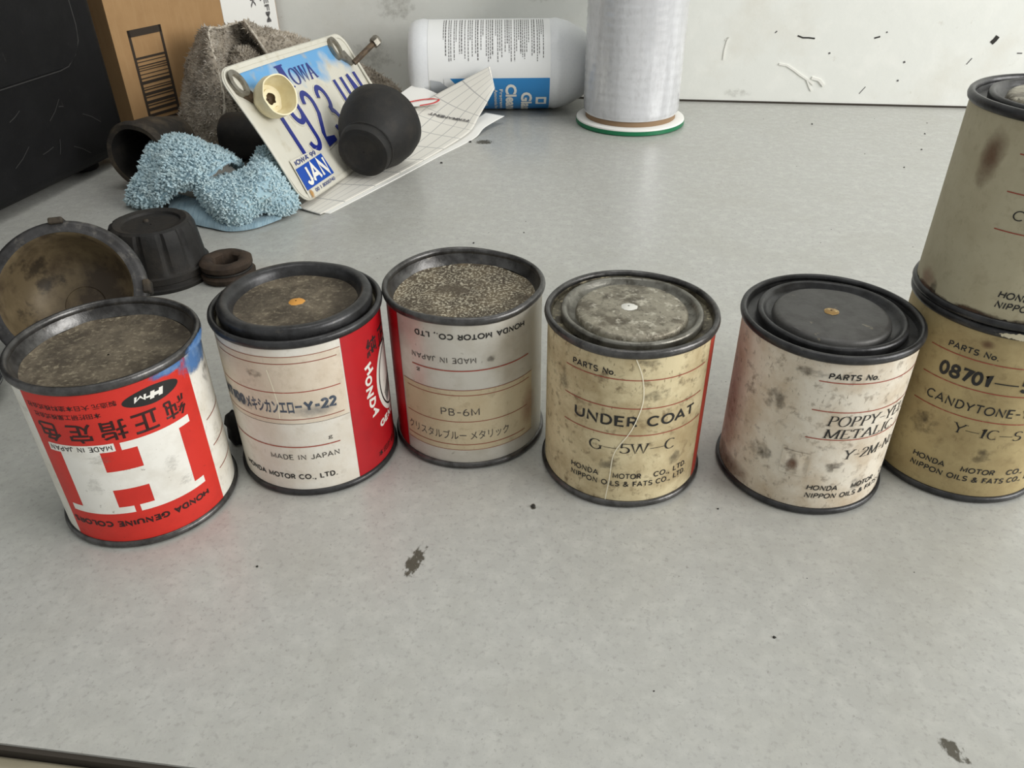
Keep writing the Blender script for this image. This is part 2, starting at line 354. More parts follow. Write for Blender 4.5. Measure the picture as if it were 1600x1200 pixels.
M['rubber'] = mat('black_rubber', (29, 28, 27), .62, layers=[((52, 47, 41), 60, .46, .68, .6), ((24, 23, 22), 160, .5, .7, .6)], bump=(260, .4), spec=.35)
M['rubber_dusty'] = mat('dusty_rubber', (44, 40, 36), .75, layers=[((84, 74, 60), 70, .42, .64, .8), ((28, 26, 24), 140, .5, .68, .7)], bump=(300, .5), spec=.3)
M['rubber_brown'] = mat('brown_rubber', (62, 50, 40), .75, layers=[((40, 32, 26), 120, .42, .62, .8)], bump=(350, .6), spec=.3)
M['bowl_in'] = mat('varnished_inside', (112, 98, 74), .5, .1, layers=[((64, 52, 40), 38, .44, .6, .9), ((142, 126, 98), 60, .55, .7, .5), ((40, 34, 28), 70, .56, .66, .8)], spec=.4)
M['bowl_rim'] = mat('scuffed_dark_metal', (66, 65, 65), .5, .4, layers=[((112, 108, 102), 220, .54, .66, .7), ((38, 36, 35), 80, .45, .62, .7)], bump=(260, .4))
M['case'] = mat('black_plastic', (17, 17, 18), .6, layers=[((27, 27, 28), 40, .45, .7, .5), ((60, 58, 55), 300, .68, .74, .5, (.4, 1, .3))], bump=(400, .25), spec=.2)
M['card'] = mat('cardboard', (168, 134, 94), .8, layers=[((152, 118, 80), 40, .42, .66, .5), ((180, 148, 108), 220, .5, .7, .4, (1, 1, .15))], spec=.2)
M['card_ink'] = mat('dark_box_print', (50, 40, 30), .8)
M['white_paper'] = mat('white_paper', (232, 231, 226), .65)
M['print_grey'] = mat('grey_print', (92, 90, 90), .7)
M['terry'] = mat('blue_terry', (160, 188, 200), .9, layers=[((176, 204, 210), 120, .45, .65, .7), ((116, 152, 172), 60, .5, .7, .5)], sheen=.4, spec=.1)
M['terry_pile'] = mat('blue_terry_pile', (184, 208, 216), .9, layers=[((200, 218, 220), 160, .45, .62, .7), ((120, 122, 116), 26, .63, .7, .75)], sheen=.3, spec=.1)
M['rag'] = mat('grey_terry', (160, 150, 136), .95, layers=[((112, 102, 88), 60, .42, .64, .7), ((176, 168, 154), 180, .5, .68, .6)], sheen=.3, spec=.1, bump=(420, 1.0))
M['rag_pile'] = mat('grey_terry_pile', (186, 176, 160), .95, layers=[((122, 112, 98), 50, .42, .6, .8), ((206, 200, 190), 160, .5, .66, .75)], sheen=.3, spec=.1)
M['bottle'] = mat('white_plastic', (222, 224, 226), .35, layers=[((206, 209, 213), 500, .5, .7, .4)], bump=(700, .12), spec=.5)
M['bottle_label'] = mat('bottle_label', (230, 231, 230), .4)
M['bottle_blue'] = mat('label_blue', (44, 128, 190), .4)
M['bottle_grey'] = mat('label_grey', (176, 180, 184), .4)
M['film'] = mat('clear_film_layers', (206, 207, 210), .2, layers=[((166, 166, 168), 20, .42, .66, .7, (1.6, 1.6, .1)), ((222, 223, 226), 70, .5, .7, .6, (1, 1, .25)), ((180, 180, 182), 300, .5, .7, .5, (1, 1, .6))], bump=(60, .5, (1.5, 1.5, .3)), spec=.7, coat=.7)
M['green'] = mat('green_plastic', (16, 112, 72), .4)
M['core'] = mat('brown_core', (142, 116, 88), .8)
M['zinc'] = mat('galvanised_metal', (142, 138, 128), .35, .75, layers=[((96, 88, 76), 200, .45, .65, .7)], bump=(300, .3))
M['rusty'] = mat('rusty_metal', (96, 80, 62), .6, .4, layers=[((60, 50, 40), 250, .45, .6, .8)])
M['chrome'] = mat('bright_steel', (176, 178, 180), .18, .95)
M['cream_rubber'] = mat('cream_plastic', (232, 222, 186), .5, layers=[((206, 190, 146), 90, .45, .68, .6), ((244, 238, 214), 60, .5, .7, .5)], bump=(200, .3))
M['cream_hole'] = mat('brown_hole', (84, 66, 42), .7)  # flat dark brown for the hole in the cream cup
M['plate_ink'] = mat('plate_blue', (30, 42, 122), .4)
M['sticker_blue'] = mat('sticker_blue', (28, 74, 164), .45)
M['sticker_ink'] = mat('sticker_ink', (58, 70, 122), .5)
M['plate_dirt'] = mat('plate_rust', (176, 132, 72), .7, alpha=(300, 1.0, 1.4, .9))
M['red_scrap'] = mat('red_plastic', (176, 34, 52), .5)
M['crumb'] = mat('dark_crumb', (40, 38, 34), .8)
M['redmark'] = mat('red_mark', (196, 52, 48), .6)

# plate face: printed sky, position-based print colours (u,v in the plate's own frame)
def plate_material():
    m = bpy.data.materials.new('plate_face'); m.use_nodes = True; nt = m.node_tree; b = nt.nodes['Principled BSDF']
    b.inputs['Roughness'].default_value = .4
    tc = nt.nodes.new('ShaderNodeTexCoord'); sp = nt.nodes.new('ShaderNodeSeparateXYZ'); nt.links.new(tc.outputs['Object'], sp.inputs[0])
    n = nt.nodes.new('ShaderNodeTexNoise'); n.inputs['Scale'].default_value = 42; n.inputs['Detail'].default_value = 4; nt.links.new(tc.outputs['Object'], n.inputs['Vector'])
    ma = nt.nodes.new('ShaderNodeMath'); ma.operation = 'MULTIPLY_ADD'; ma.inputs[1].default_value = .05; nt.links.new(n.outputs['Fac'], ma.inputs[0]); nt.links.new(sp.outputs['Y'], ma.inputs[2])
    r = nt.nodes.new('ShaderNodeMapRange'); r.inputs['From Min'].default_value = .089; r.inputs['From Max'].default_value = .101; nt.links.new(ma.outputs[0], r.inputs['Value'])
    mx = nt.nodes.new('ShaderNodeMix'); mx.data_type = 'RGBA'; mx.inputs['A'].default_value = (*lin((204, 201, 188)), 1); mx.inputs['B'].default_value = (*lin((98, 158, 206)), 1)
    tb = nt.nodes.new('ShaderNodeMath'); tb.operation = 'LESS_THAN'; tb.inputs[1].default_value = .0845; nt.links.new(sp.outputs['Y'], tb.inputs[0])
    tm = nt.nodes.new('ShaderNodeMath'); tm.operation = 'MULTIPLY'; nt.links.new(tb.outputs[0], tm.inputs[0]); nt.links.new(r.outputs[0], tm.inputs[1])
    for ax_, lo_, op_ in (('X', .014, 'GREATER_THAN'), ('X', .1615, 'LESS_THAN')):
        q1 = nt.nodes.new('ShaderNodeMath'); q1.operation = op_; q1.inputs[1].default_value = lo_; nt.links.new(sp.outputs[ax_], q1.inputs[0])
        q2 = nt.nodes.new('ShaderNodeMath'); q2.operation = 'MULTIPLY'; nt.links.new(q1.outputs[0], q2.inputs[0]); nt.links.new(tm.outputs[0], q2.inputs[1]); tm = q2
    nt.links.new(tm.outputs[0], mx.inputs['Factor'])
    n2 = nt.nodes.new('ShaderNodeTexNoise'); n2.inputs['Scale'].default_value = 90; n2.inputs['Detail'].default_value = 5; nt.links.new(tc.outputs['Object'], n2.inputs['Vector'])
    r2 = nt.nodes.new('ShaderNodeMapRange'); r2.inputs['From Min'].default_value = .58; r2.inputs['From Max'].default_value = .74; r2.inputs['To Max'].default_value = .6; nt.links.new(n2.outputs['Fac'], r2.inputs['Value'])
    m2 = nt.nodes.new('ShaderNodeMix'); m2.data_type = 'RGBA'; m2.inputs['B'].default_value = (*lin((176, 166, 142)), 1); nt.links.new(mx.outputs['Result'], m2.inputs['A']); nt.links.new(r2.outputs[0], m2.inputs['Factor'])
    nt.links.new(m2.outputs['Result'], b.inputs['Base Color']); return m
M['plate'] = plate_material()
M['plate_white'] = mat('plate_border', (206, 203, 190), .45, layers=[((180, 172, 150), 140, .55, .7, .5)])
def grid_paper():
    m = bpy.data.materials.new('grid_paper'); m.use_nodes = True; nt = m.node_tree; b = nt.nodes['Principled BSDF']; b.inputs['Roughness'].default_value = .55
    uv = nt.nodes.new('ShaderNodeUVMap'); uv.uv_map = 'uv'
    br = nt.nodes.new('ShaderNodeTexBrick'); br.offset = 0; br.inputs['Scale'].default_value = 1; br.inputs['Mortar Size'].default_value = .0028; br.inputs['Mortar Smooth'].default_value = .6
    br.inputs['Brick Width'].default_value = .09; br.inputs['Row Height'].default_value = .06
    br.inputs['Color1'].default_value = br.inputs['Color2'].default_value = (*lin((222, 219, 210)), 1); br.inputs['Mortar'].default_value = (*lin((172, 171, 168)), 1)
    nt.links.new(uv.outputs[0], br.inputs['Vector']); nt.links.new(br.outputs['Color'], b.inputs['Base Color']); return m
M['grid'] = grid_paper()

# ------------------------------------------------------------------ setting
Ry = Matrix.Rotation(YAW, 4, 'Z')
def on_wall(x, z, off=0.0):
    """point on the back wall's face"""
    y = .7595 + math.tan(YAW) * x; n = Vector((math.sin(YAW), -math.cos(YAW), 0)); return Vector((x, y, z)) + n * off
FY = .0987 * math.cos(YAW); WY = .7595 * math.cos(YAW)
ct = thing('countertop', 'grey laminate countertop with a pale edge carrying all the cans', 'countertop', (0, 0, 0)); ct.rotation_euler.z = YAW
V, F = box(-1.2, 1.2, FY, WY + .02, -.03, 0)
mesh_obj('laminate_top', V, F, M['laminate'], ct)
V, F = box(-1.2, 1.2, FY - .0013, FY, -.03, -.0008); mesh_obj('seam_line', V, F, M['dark_seam'], ct)
o = mesh_obj('edge_band', *box(-1.2, 1.2, FY - .022, FY - .0013, -.036, -.001), M['edge'], ct); bevel(o, .004)
V, F = box(-1.6, 1.6, WY, WY + .05, .0016, 1.3)
wall = mesh_obj('wall_back', V, F, M['wall']); wall.rotation_euler.z = YAW; tag(wall, 'off-white painted wall with chips and cracks behind the counter', None, kind='structure')
V, F = box(-1.2, 1.2, WY - .0006, WY + .02, 0.0, .0016)
tr = mesh_obj('trim_1', V, F, M['dark_seam']); tr.rotation_euler.z = YAW; tag(tr, 'thin dark gap where the wall meets the counter', None, kind='structure')
def wall_local(p): return Matrix.Rotation(-YAW, 4, 'Z') @ p
def wall_ribbon(name, P, w, th, m):
    Vv, Ff = ribbon2d(P, lambda d: w); n = len(Vv)
    bot = [wall_local(on_wall(x, z, -.0001)) for x, z in Vv]; top = [wall_local(on_wall(x, z, th)) for x, z in Vv]
    FF = [tuple(n + i for i in f) for f in Ff]
    for f in Ff:
        for a, b in zip(f, f[1:] + f[:1]): FF.append((a, b, n + b, n + a))
    return mesh_obj(name, bot + top, FF, m, wall)
M['flake'] = mat('paint_flake', (232, 231, 224), .6)
wall_ribbon('paint_crack', [(.236, .0335), (.243, .0325), (.250, .0285), (.256, .0245), (.264, .0200), (.268, .0170)], .0016, .0009, M['flake'])
wall_ribbon('paint_crack', [(.262, .0205), (.265, .0150), (.2675, .0115)], .0013, .0008, M['flake'])
wall_ribbon('paint_crack', [(.2655, .0225), (.272, .0210), (.277, .0160)], .0022, .0012, M['flake'])
wall_ribbon('paint_crack', [(.188, .052), (.1905, .0545), (.1885, .044), (.1885, .036)], .0011, .0007, M['flake'])
wall_ribbon('paint_chip', [(.2475, .0565), (.252, .0550), (.257, .0550), (.262, .0545)], .0012, .0002, M['crumb'])
wall_ribbon('paint_chip', [(.4035, .0530), (.4055, .0555), (.407, .0585)], .0034, .0003, M['crumb'])
wall_ribbon('paint_chip', [(.310, .0555), (.3145, .0568)], .0012, .0002, M['crumb'])
wall_ribbon('paint_chip', [(.338, .0365), (.3395, .0372)], .0017, .0002, M['print_grey'])
wall_ribbon('paint_chip', [(.3365, .0215), (.338, .0218)], .0015, .0002, M['print_grey'])
wall_ribbon('paint_chip', [(.2755, .0427), (.277, .0432)], .0014, .0002, M['print_grey'])
wall_ribbon('paint_chip', [(.2285, .0585), (.230, .0600)], .0009, .0002, M['print_grey'])
wall_ribbon('paint_chip', [(.3185, .0600), (.3195, .0606)], .0012, .0002, M['print_grey'])
wall_ribbon('paint_chip', [(.389, .036), (.392, .041)], .0007, .0002, M['print_grey'])
wall_ribbon('paint_chip', [(.426, .0455), (.430, .0455)], .0009, .0002, M['print_grey'])
wall_ribbon('paint_chip', [(.308, .010), (.312, .016)], .0006, .0002, M['print_grey'])
def soft_patch(name, cx, cy, rx, ry, m, place, parent, rot=0.0, n=14):
    V, F, K = [], [], []; c, s = math.cos(rot), math.sin(rot)
    for j in range(n + 1):
        for i in range(n + 1):
            a, b = i / n * 2 - 1, j / n * 2 - 1
            x, y = a * rx, b * ry
            V.append(place(cx + x * c - y * s, cy + x * s + y * c)); r = math.hypot(a, b)
            K.append(max(0.0, min(1.0, (1 - r) * 1.25)))
    for j in range(n):
        for i in range(n): k = j * (n + 1) + i; F.append((k, k + 1, k + n + 2, k + n + 1))
    return mesh_obj(name, V, F, m, parent, smooth=0, mask=K)
for x, z, rx, rz in ((-.125, .035, .05, .04), (-.10, .075, .05, .03), (.205, .008, .03, .010), (.03, .085, .04, .012)):
    soft_patch('smudge', x, z, rx, rz, M['wallgrime'], lambda a, b: wall_local(on_wall(a, b, .0003)), wall)
Ri = Matrix.Rotation(-YAW, 4, 'Z')
for x, y, rx, ry, rt in ((-.0315, .177, .007, .018, -.3), (.109, .112, .006, .010, .6), (.0068, .202, .003, .004, 0), (.088, .236, .003, .004, 0), (-.02, .62, .02, .015, 0)):
    soft_patch('smudge', x, y, rx, ry, M['smear'], lambda a, b: Ri @ Vector((a, b, .00008)), ct, rt)
rnd = random.Random(4); V, F = [], []
def crumb(x, y, r):
    k = len(V); n = 6
    for z, q in ((0.00002, 1), (r * .7, .55)):
        for i in range(n):
            a = 2 * PI * i / n; rr = r * q * rnd.uniform(.5, 1.2); V.append((x + rr * math.cos(a), y + rr * math.sin(a), z))
    F.append(tuple(range(k + n, k + 2 * n)))
    for i in range(n): F.append((k + i, k + (i + 1) % n, k + n + (i + 1) % n, k + n + i))
for x, y, r in ((.0068, .202, .0011), (-.0811, .1758, .0005), (.0742, .1466, .0006), (.0885, .237, .0006), (-.0214, .4253, .0008), (.0372, .1296, .0003), (-.0308, .6203, .0014), (-.0499, .5696, .0012), (.07, .2, .0005), (.33, .63, .0009), (.28, .55, .0008), (.25, .66, .0010), (.008, .44, .0005), (.31, .59, .0008), (.345, .66, .0006)): crumb(x, y, r)
for i in range(60): crumb(rnd.uniform(-.2, .4), rnd.uniform(.13, .7), rnd.uniform(.00015, .0004))
tag(mesh_obj('dirt_crumbs', V, F, M['crumb']), 'tiny dark crumbs of dirt scattered over the grey counter', 'dirt', kind='stuff')

# ------------------------------------------------------------------ paint cans
RB, RR = .0275, .0288
class Can: pass
def ring_profile(rc, zc, hw, hh, n=10):
    return [(rc + hw * math.cos(2 * PI * i / n), zc + hh * math.sin(2 * PI * i / n)) for i in range(n)]
def can(label, x, y, z, H, lid, rim_m, label_m, top_m, disc_m, seed, bottom_edge=None, group='old paint cans on the counter'):
    c = Can(); c.e = thing('paint_can', label, 'paint can', (x, y, z), group); c.H = H
    c.ph0 = math.atan2(-y, -x)
    V, F = lathe([(.0005, .0012), (.026, .0012), (RB, .0016), (RB, H - .0010), (RB - .0004, H - .0010), (RB - .0004, H - .004)], 96)
    mesh_obj('body', V, F, rim_m, c.e, smooth=40)
    wz = .0011 if lid == 'base_dent' else .00025
    V, F = lathe(ring_profile(RR - .0011, H - .0015, .0011, .0015), 96, True, wob=.00025, ws=30 + seed, zw=wz)
    mesh_obj('top_rim', V, F, rim_m, c.e, smooth=0)
    V, F = lathe(ring_profile(RR - .0011, .0013, .0011, .0013), 96, True, wob=.0002, ws=40 + seed)
    mesh_obj('bottom_rim', V, F, rim_m, c.e, smooth=0)
    if lid.startswith('base'):
        prof = [(.0004, H - .0062), (.008, H - .0060), (.016, H - .0063), (.021, H - .0060), (.0238, H - .0064), (.0252, H - .0058), (.0262, H - .0042), (.0268, H - .002), (.0272, H - .0008)]
        V, F = lathe(prof[:6], 72, wob=.0, zw=.0008, ws=70 + seed); mesh_obj('recessed_base', V, F, top_m, c.e, smooth=0)
        V, F = lathe(prof[5:], 72); mesh_obj('rim_wall', V, F, rim_m, c.e, smooth=0)
    elif lid == 'plug':
        V, F = lathe([(.0215, H - .004), (.0262, H - .0032), (.0270, H - .0012)], 72); mesh_obj('top_ring', V, F, disc_m, c.e, smooth=40)
        V, F = lathe([(.0254, H - .003), (.0256, H + .0012), (.0252, H + .0022), (.0243, H + .0027), (.0228, H + .0027), (.0217, H + .0020), (.0210, H + .0004), (.0206, H - .0012)], 80, zw=.0003, wob=.0002)
        c.lid = mesh_obj('lid', V, F, rim_m, c.e, smooth=0)
        V, F = lathe([(.0207, H - .0012), (.018, H - .0015), (.011, H - .0014), (.0055, H - .0012), (.0045, H - .0009), (.0004, H - .0009)], 72, zw=.0004)
        mesh_obj('lid_panel', V, F, top_m, c.lid, smooth=0)
    else:
        V, F = lathe([(.0215, H - .0034), (.0262, H - .0030), (.0270, H - .0012)], 72); mesh_obj('top_ring', V, F, top_m, c.e, smooth=40)
        V, F = lathe([(.0232, H - .0032), (.0234, H - .0012), (.0231, H - .0004), (.0223, H - .0001), (.0215, H - .0006), (.0210, H - .0018), (.0196, H - .0028), (.0184, H - .0028)], 80, zw=.0002)
        c.lid = mesh_obj('lid', V, F, rim_m, c.e, smooth=0)
        V, F = lathe([(.0186, H - .0030), (.0183, H - .0014), (.0176, H - .0007), (.0165, H - .0005), (.006, H - .0005), (.0004, H - .0006)], 80, zw=.0003)
        mesh_obj('lid_panel', V, F, disc_m, c.lid, smooth=35)
    # paper label, all the way round
    n = 150; V, F = [], []
    for i in range(n):
        u = (i / n - .5) * 2 * PI * RB * 1000
        vb = bottom_edge(u) if bottom_edge else 2.3; vt = H * 1000 - 2.4
        for j in range(9): V.append(place(c, u, vb + (vt - vb) * j / 8, .00012))
    for i in range(n):
        for j in range(8): a, b = i * 9 + j, ((i + 1) % n) * 9 + j; F.append((a, b, b + 1, a + 1))
    c.lab = mesh_obj('paper_label', V, F, label_m, c.e, smooth=0)
    return c
def place(c, u, v, off):
    a = c.ph0 + u / 1000 / RB; r = RB + off
    return (r * math.cos(a), r * math.sin(a), v / 1000)
def wrap(c, name, VF, m, off=.0002, step=1.2):
    V, F = slice2d(VF[0], VF[1], step)
    return mesh_obj(name, [place(c, u, v, off) for u, v in V], F, m, c.lab, smooth=0)
def T(c, s, u0, u1, v, cap, m, bold=0.0, inv=False, shear=0.0, serif=False, off=.00026, **k):
    sans = not serif and all(ch in SL for ch in s)
    VF = fit2d(serif2d(s, **k) if serif else sans2d(s, .11 + bold * 4) if sans else text2d(s, bold), u0, u1, v, cap, serif or sans, inv, shear)
    return wrap(c, 'lettering', VF, m, off)
def TB(c, s, uc, vc, w, h, m, bold=0.0, inv=False, off=.00026): return wrap(c, 'lettering', fitbox(text2d(s, bold), uc, vc, w, h, inv), m, off)
def rect(u0, u1, v0, v1): return [(u0, v0), (u1, v0), (u1, v1), (u0, v1)], [(0, 1, 2, 3)]
def panel(c, name, u0, u1, v0, v1, m, off=.0002): return wrap(c, name, rect(u0, u1, v0, v1), m, off)
def rule(c, u0, u1, v, m, w=.34, off=.00024): return wrap(c, 'rule_line', rect(u0, u1, v - w / 2, v + w / 2), m, off)
def polyshape(P): return P, [tuple(range(len(P)))]
def ellipse(uc, vc, a, b, n=40): return polyshape([(uc + a * math.cos(2 * PI * i / n), vc + b * math.sin(2 * PI * i / n)) for i in range(n)])
def stain(c, u, v, ru, rv, m, rot=0.0, off=.0003): return soft_patch('stain', u, v, ru, rv, m, lambda a, b: place(c, a, b, off), c.lab, rot)
def spot(c, r, m, z, dx=0, dy=0, seed=0):
    rn = random.Random(seed); V, F = lathe([(.0003, .0004), (r * .6, .00035), (r, 0)], 22)
    V = [(x * rn.uniform(.92, 1.06) * (1.15 if x > 0 else .95) + dx, y * rn.uniform(.92, 1.06) + dy, zz + z) for x, y, zz in V]
    return mesh_obj('paint_spot', V, F, m, c.lid, smooth=0)
HC = .0627

# can 1: upside down, red panel with the big H
c = can('upside-down red paint can with a large white letter H, leftmost in the row', -.1272, .2126, 0, HC, 'base', M['steel'], M['p1'], M['dirt'], None, 1)
panel(c, 'red_panel', -30.6, 21.7, 2.4, HC * 1000 - 2.4, M['red'])
H = [(12.4, 17), (16, 17), (16, 14.4), (-5.3, 14.4), (-5.3, 17), (-.9, 17), (-.9, 24), (-11.4, 24), (-11.4, 17), (-7, 17), (-7, 14.4), (-27.6, 14.4), (-27.6, 17), (-23.2, 17), (-23.2, 38.7), (-27, 38.7), (-27, 41.4), (-7, 41.4), (-7, 38.7), (-11.1, 38.7), (-11.1, 31.2), (-.6, 31.2), (-.6, 38.7), (-4.9, 38.7), (-4.9, 41.4), (16.7, 41.4), (16.7, 38.7), (12.4, 38.7)]
wrap(c, 'letter_emblem', (H, [tuple(range(len(H)))]), M['white_print'], .00024)
panel(c, 'white_strip', -26.8, -6.5, 38.8, 41.7, M['white_print'], .00027)
T(c, 'MADE IN JAPAN', -7.2, -26.2, 41.2, 1.9, M['ink'], .012, inv=True, off=.00031)
for s, u in zip('純正指定色', (13.3, 3.8, -5.2, -14.6, -24.2)): TB(c, s, u, 46.1, 7.4, 7.0, M['ink_red'], .018, inv=True)
TB(c, '本田技研工業株式会社', -17.3, 52.1, 20.4, 1.9, M['ink_red'], .01, inv=True)
TB(c, '製造元 大日本塗料株式会社', -15.6, 55.2, 27.0, 1.9, M['ink_red'], .01, inv=True)
wrap(c, 'oval_emblem', polyshape([(7.8 + 8.8 * math.copysign(abs(math.cos(t)) ** 1.25, math.cos(t)), 54.1 + 3.0 * math.sin(t)) for t in [2 * PI * i / 40 for i in range(40)]]), M['ink'], .00025)
T(c, 'H', 11.6, 7.6, 55.8, 3.5, M['white_print'], .05, inv=True, off=.0003, shear=.3); T(c, 'M', 6.2, 2.8, 55.4, 2.0, M['white_print'], .02, inv=True, off=.0003, shear=.3)
panel(c, 'letter_bar', 5.8, 8.2, 53.6, 54.2, M['white_print'], .0003)
T(c, 'HONDA GENUINE COLORS', 16.2, -29.6, 11.4, 2.5, M['ink_red'], .035, inv=True)
for v in (33.8, 23.4, 13.6): rule(c, 24.0, 60, v, M['rule_dark'])
stain(c, 29, 56.5, 15, 6.5, M['bluepaint']); stain(c, 15, 59.2, 9, 2.4, M['bluepaint'])
V, F, K = [], [], []
soft_patch('paint_smear', 29, 61.4, 12, 2.2, M['bluepaint'], lambda a, b: place(c, a, b, .0016), c.lab)
stain(c, 32, 48, 10, 10, M['grime'], off=.00032)
for u, v, a, b in ((7, 28, 9, 10), (-16, 26, 8, 12), (28, 25, 8, 18), (10, 20, 8, 6), (-12, 36, 12, 6)): stain(c, u, v, a, b, M['scuff'], off=.00033)

# can 2: white label, crimson panel at its right
c = can('white paint can with a blue-stamped sticker and raised dirty lid', -.0726, .2370, 0, HC, 'plug', M['steel_black'], M['p2'], M['dirt'], M['tin_bright'], 2)
panel(c, 'red_panel', 11.4, 62, 2.4, HC * 1000 - 2.4, M['red2'])
panel(c, 'sticker', -50, 11.0, 30.9, 57.0, M['p2s'], .00018)
rule(c, -36, 11, 56.8, M['rule_dark'], .22); rule(c, -34, 9.6, 54.3, M['rule_dark'], .3); rule(c, -36, 9.4, 43.4, M['rule']); rule(c, -38, 9.4, 32.7, M['rule_dark'], .3); rule(c, -40, 11, 30.9, M['ink_and_shade'], .14); rule(c, -37, 6.3, 21.2, M['rule'], .45)  # thin grey line along the sticker's lower edge paints its shadow
T(c, 'MT100', -37.5, -24.5, 35.4, 4.6, M['stamp'], .05)
T(c, 'メキシカンエロー', -24.0, -4.0, 35.6, 4.2, M['stamp'], .03); T(c, 'Y-22', -3.4, 7.3, 35.6, 4.3, M['stamp'], .035)
stain(c, -28, 37, 12, 4.5, M['stamp_pale']); stain(c, 0, 35.5, 12, 4, M['stamp_pale'])
T(c, 'g', 2.6, 4.0, 23.4, 1.6, M['ink_and_shade']); T(c, 'MADE IN JAPAN', -18.2, 5.5, 15.8, 2.2, M['ink_and_shade'], .004)
T(c, 'HONDA MOTOR CO., LTD.', -32.5, 3.6, 7.2, 2.3, M['ink'], .02)
TB(c, '純', 24.6, 50.3, 6.4, 6.8, M['ink'], .02); TB(c, '正', 32.6, 50.3, 6.4, 6.8, M['ink'], .02)
for s, u, v, r in zip('HONDA', (21.6, 20.7, 20.6, 21.3, 22.6), (43.0, 38.6, 34.0, 29.2, 24.6), (-72, -81, -90, -98, -108)):
    V0, F0 = fitbox(text2d(s, .05), 0, 0, 3.9, 3.6); t = math.radians(r)
    wrap(c, 'lettering', ([(u + x * math.cos(t) - y * math.sin(t), v + x * math.sin(t) + y * math.cos(t)) for x, y in V0], F0), M['white_print'], .00026)
wrap(c, 'oval_emblem', ellipse(35.5, 33.5, 10.6, 14.6), M['white_print'], .00023)
def ringshape(uc, vc, a, b, w, n=40):
    V = []; 
    for i in range(n):
        t = 2 * PI * i / n
        V += [(uc + a * math.cos(t), vc + b * math.sin(t)), (uc + (a - w) * math.cos(t), vc + (b - w) * math.sin(t))]
    return V, [(2 * i, 2 * i + 1, (2 * i + 3) % (2 * n), (2 * i + 2) % (2 * n)) for i in range(n)]
wrap(c, 'emblem_ring', ringshape(35.5, 33.5, 8.9, 12.8, .7), M['ink'], .00027)
for k in range(5): wrap(c, 'emblem_feather', ribbon2d([(30.0 + k * .3, 27.5 - k * 1.1), (34, 31.5 - k * 1.4), (40, 34 - k * 1.2)], lambda d: .55), M['ink'], .00028)
T(c, 'GENUINE', 24.0, 44.0, 16.4, 3.0, M['white_print'], .04)
TB(c, '本田技研工業株式会社', 36.5, 6.4, 31, 2.6, M['ink_red'], .01)
wrap(c, 'crease_line', ribbon2d([(-13, 52), (-12.2, 46), (-11.5, 39), (-12, 33)], lambda d: .35), M['crease'], .00022)
spot(c, .0026, M['orange'], HC - .0009, 0, 0, 3)
stain(c, -18, 50, 10, 5, M['grime'], off=.0003)

# can 3: upside down, silver label with a tan sticker
c = can('upside-down silver paint can with a tan sticker and dented recessed base', -.0166, .2508, 0, HC, 'base_dent', M['steel'], M['p3'], M['dirt_salt'], None, 3)
panel(c, 'red_panel', -62, -27.0, 2.4, HC * 1000 - 2.4, M['red2'])
T(c, 'HONDA MOTOR CO., LTD', 21.7, -18.3, 56.4, 2.2, M['ink'], .02, inv=True)
T(c, 'MADE IN JAPAN', 2.9, -20.4, 47.3, 2.2, M['ink_and_shade'], .003, inv=True); T(c, 'g', -17.4, -18.9, 40.6, 1.6, M['ink_and_shade'], inv=True)
rule(c, -20.7, 24.0, 42.1, M['rule'], .45)
panel(c, 'sticker', -26.3, 26.3, 8.2, 34.3, M['p3s'], .00018)
rule(c, -26, 25.9, 34.2, M['rule_dark'], .22); rule(c, -24.3, 24.4, 32.1, M['rule_dark'], .3); rule(c, -25.3, 23.2, 20.9, M['rule_dark'], .3); rule(c, -26, 22, 10.8, M['rule_dark'], .34); rule(c, -26.4, 26.3, 8.4, M['rule_dark'], .2)
T(c, 'PB-6M', -10.3, 3.4, 23.5, 3.1, M['ink_and_shade'], 0.0)
T(c, 'クリスタルブルー メタリック', -25.0, 14.2, 13.3, 3.1, M['ink_and_shade'], 0.0)
stain(c, 8, 46, 6, 3, M['grime'], off=.0003); stain(c, 24, 20, 8, 14, M['rosestain'], off=.0003)

# can 4: yellowed label, UNDER COAT
c = can('yellowed paint can reading UNDER COAT with a scraped silvery lid', .0397, .2293, 0, HC, 'lid', M['steel'], M['p4'], M['tin_bright'], M['disc_scuff'], 4)
c.lid.data.materials[0] = mat('lid_tin', (128, 126, 118), .35, .7, layers=[((70, 66, 58), 150, .45, .62, .7), ((40, 36, 30), 420, .6, .7, .6)], bump=(300, .3))
panel(c, 'red_panel', 32.3, 80, 2.4, HC * 1000 - 2.4, M['red_old'])
for a, b, v in ((-20.8, 29.6, 51.9), (-21.1, 29.3, 41.2), (-20.9, 31.2, 30.6)): rule(c, a, b, v, M['rule'])
T(c, 'PARTS No.', -18.0, -3.2, 53.2, 2.3, M['ink'], .016); T(c, 'UNDER COAT', -16.5, 26.0, 34.0, 4.2, M['ink'], .014)
T(c, 'G_5W_C', -10.4, 18.8, 23.3, 4.0, M['ink'], serif=True, thick=.115, thin=.045)
T(c, 'HONDA', -16.9, -6.5, 12.4, 2.3, M['ink'], .012); T(c, 'MOTOR', -1.6, 7.8, 12.4, 2.3, M['ink'], .012); T(c, 'CO., LTD.', 12.2, 26.1, 12.4, 2.3, M['ink'], .012)
T(c, 'NIPPON OILS & FATS CO., LTD.', -16.9, 26.1, 9.0, 2.3, M['ink'], .012)
wrap(c, 'crease_line', ribbon2d(spline([(2.5, 60), (5.0, 53.3), (6.0, 44.9), (4.8, 38), (2.7, 31.8), (-1.7, 23.0), (-2.6, 12), (-3.5, 2.5)], 40), lambda d: .32), M['crease'], .0003)
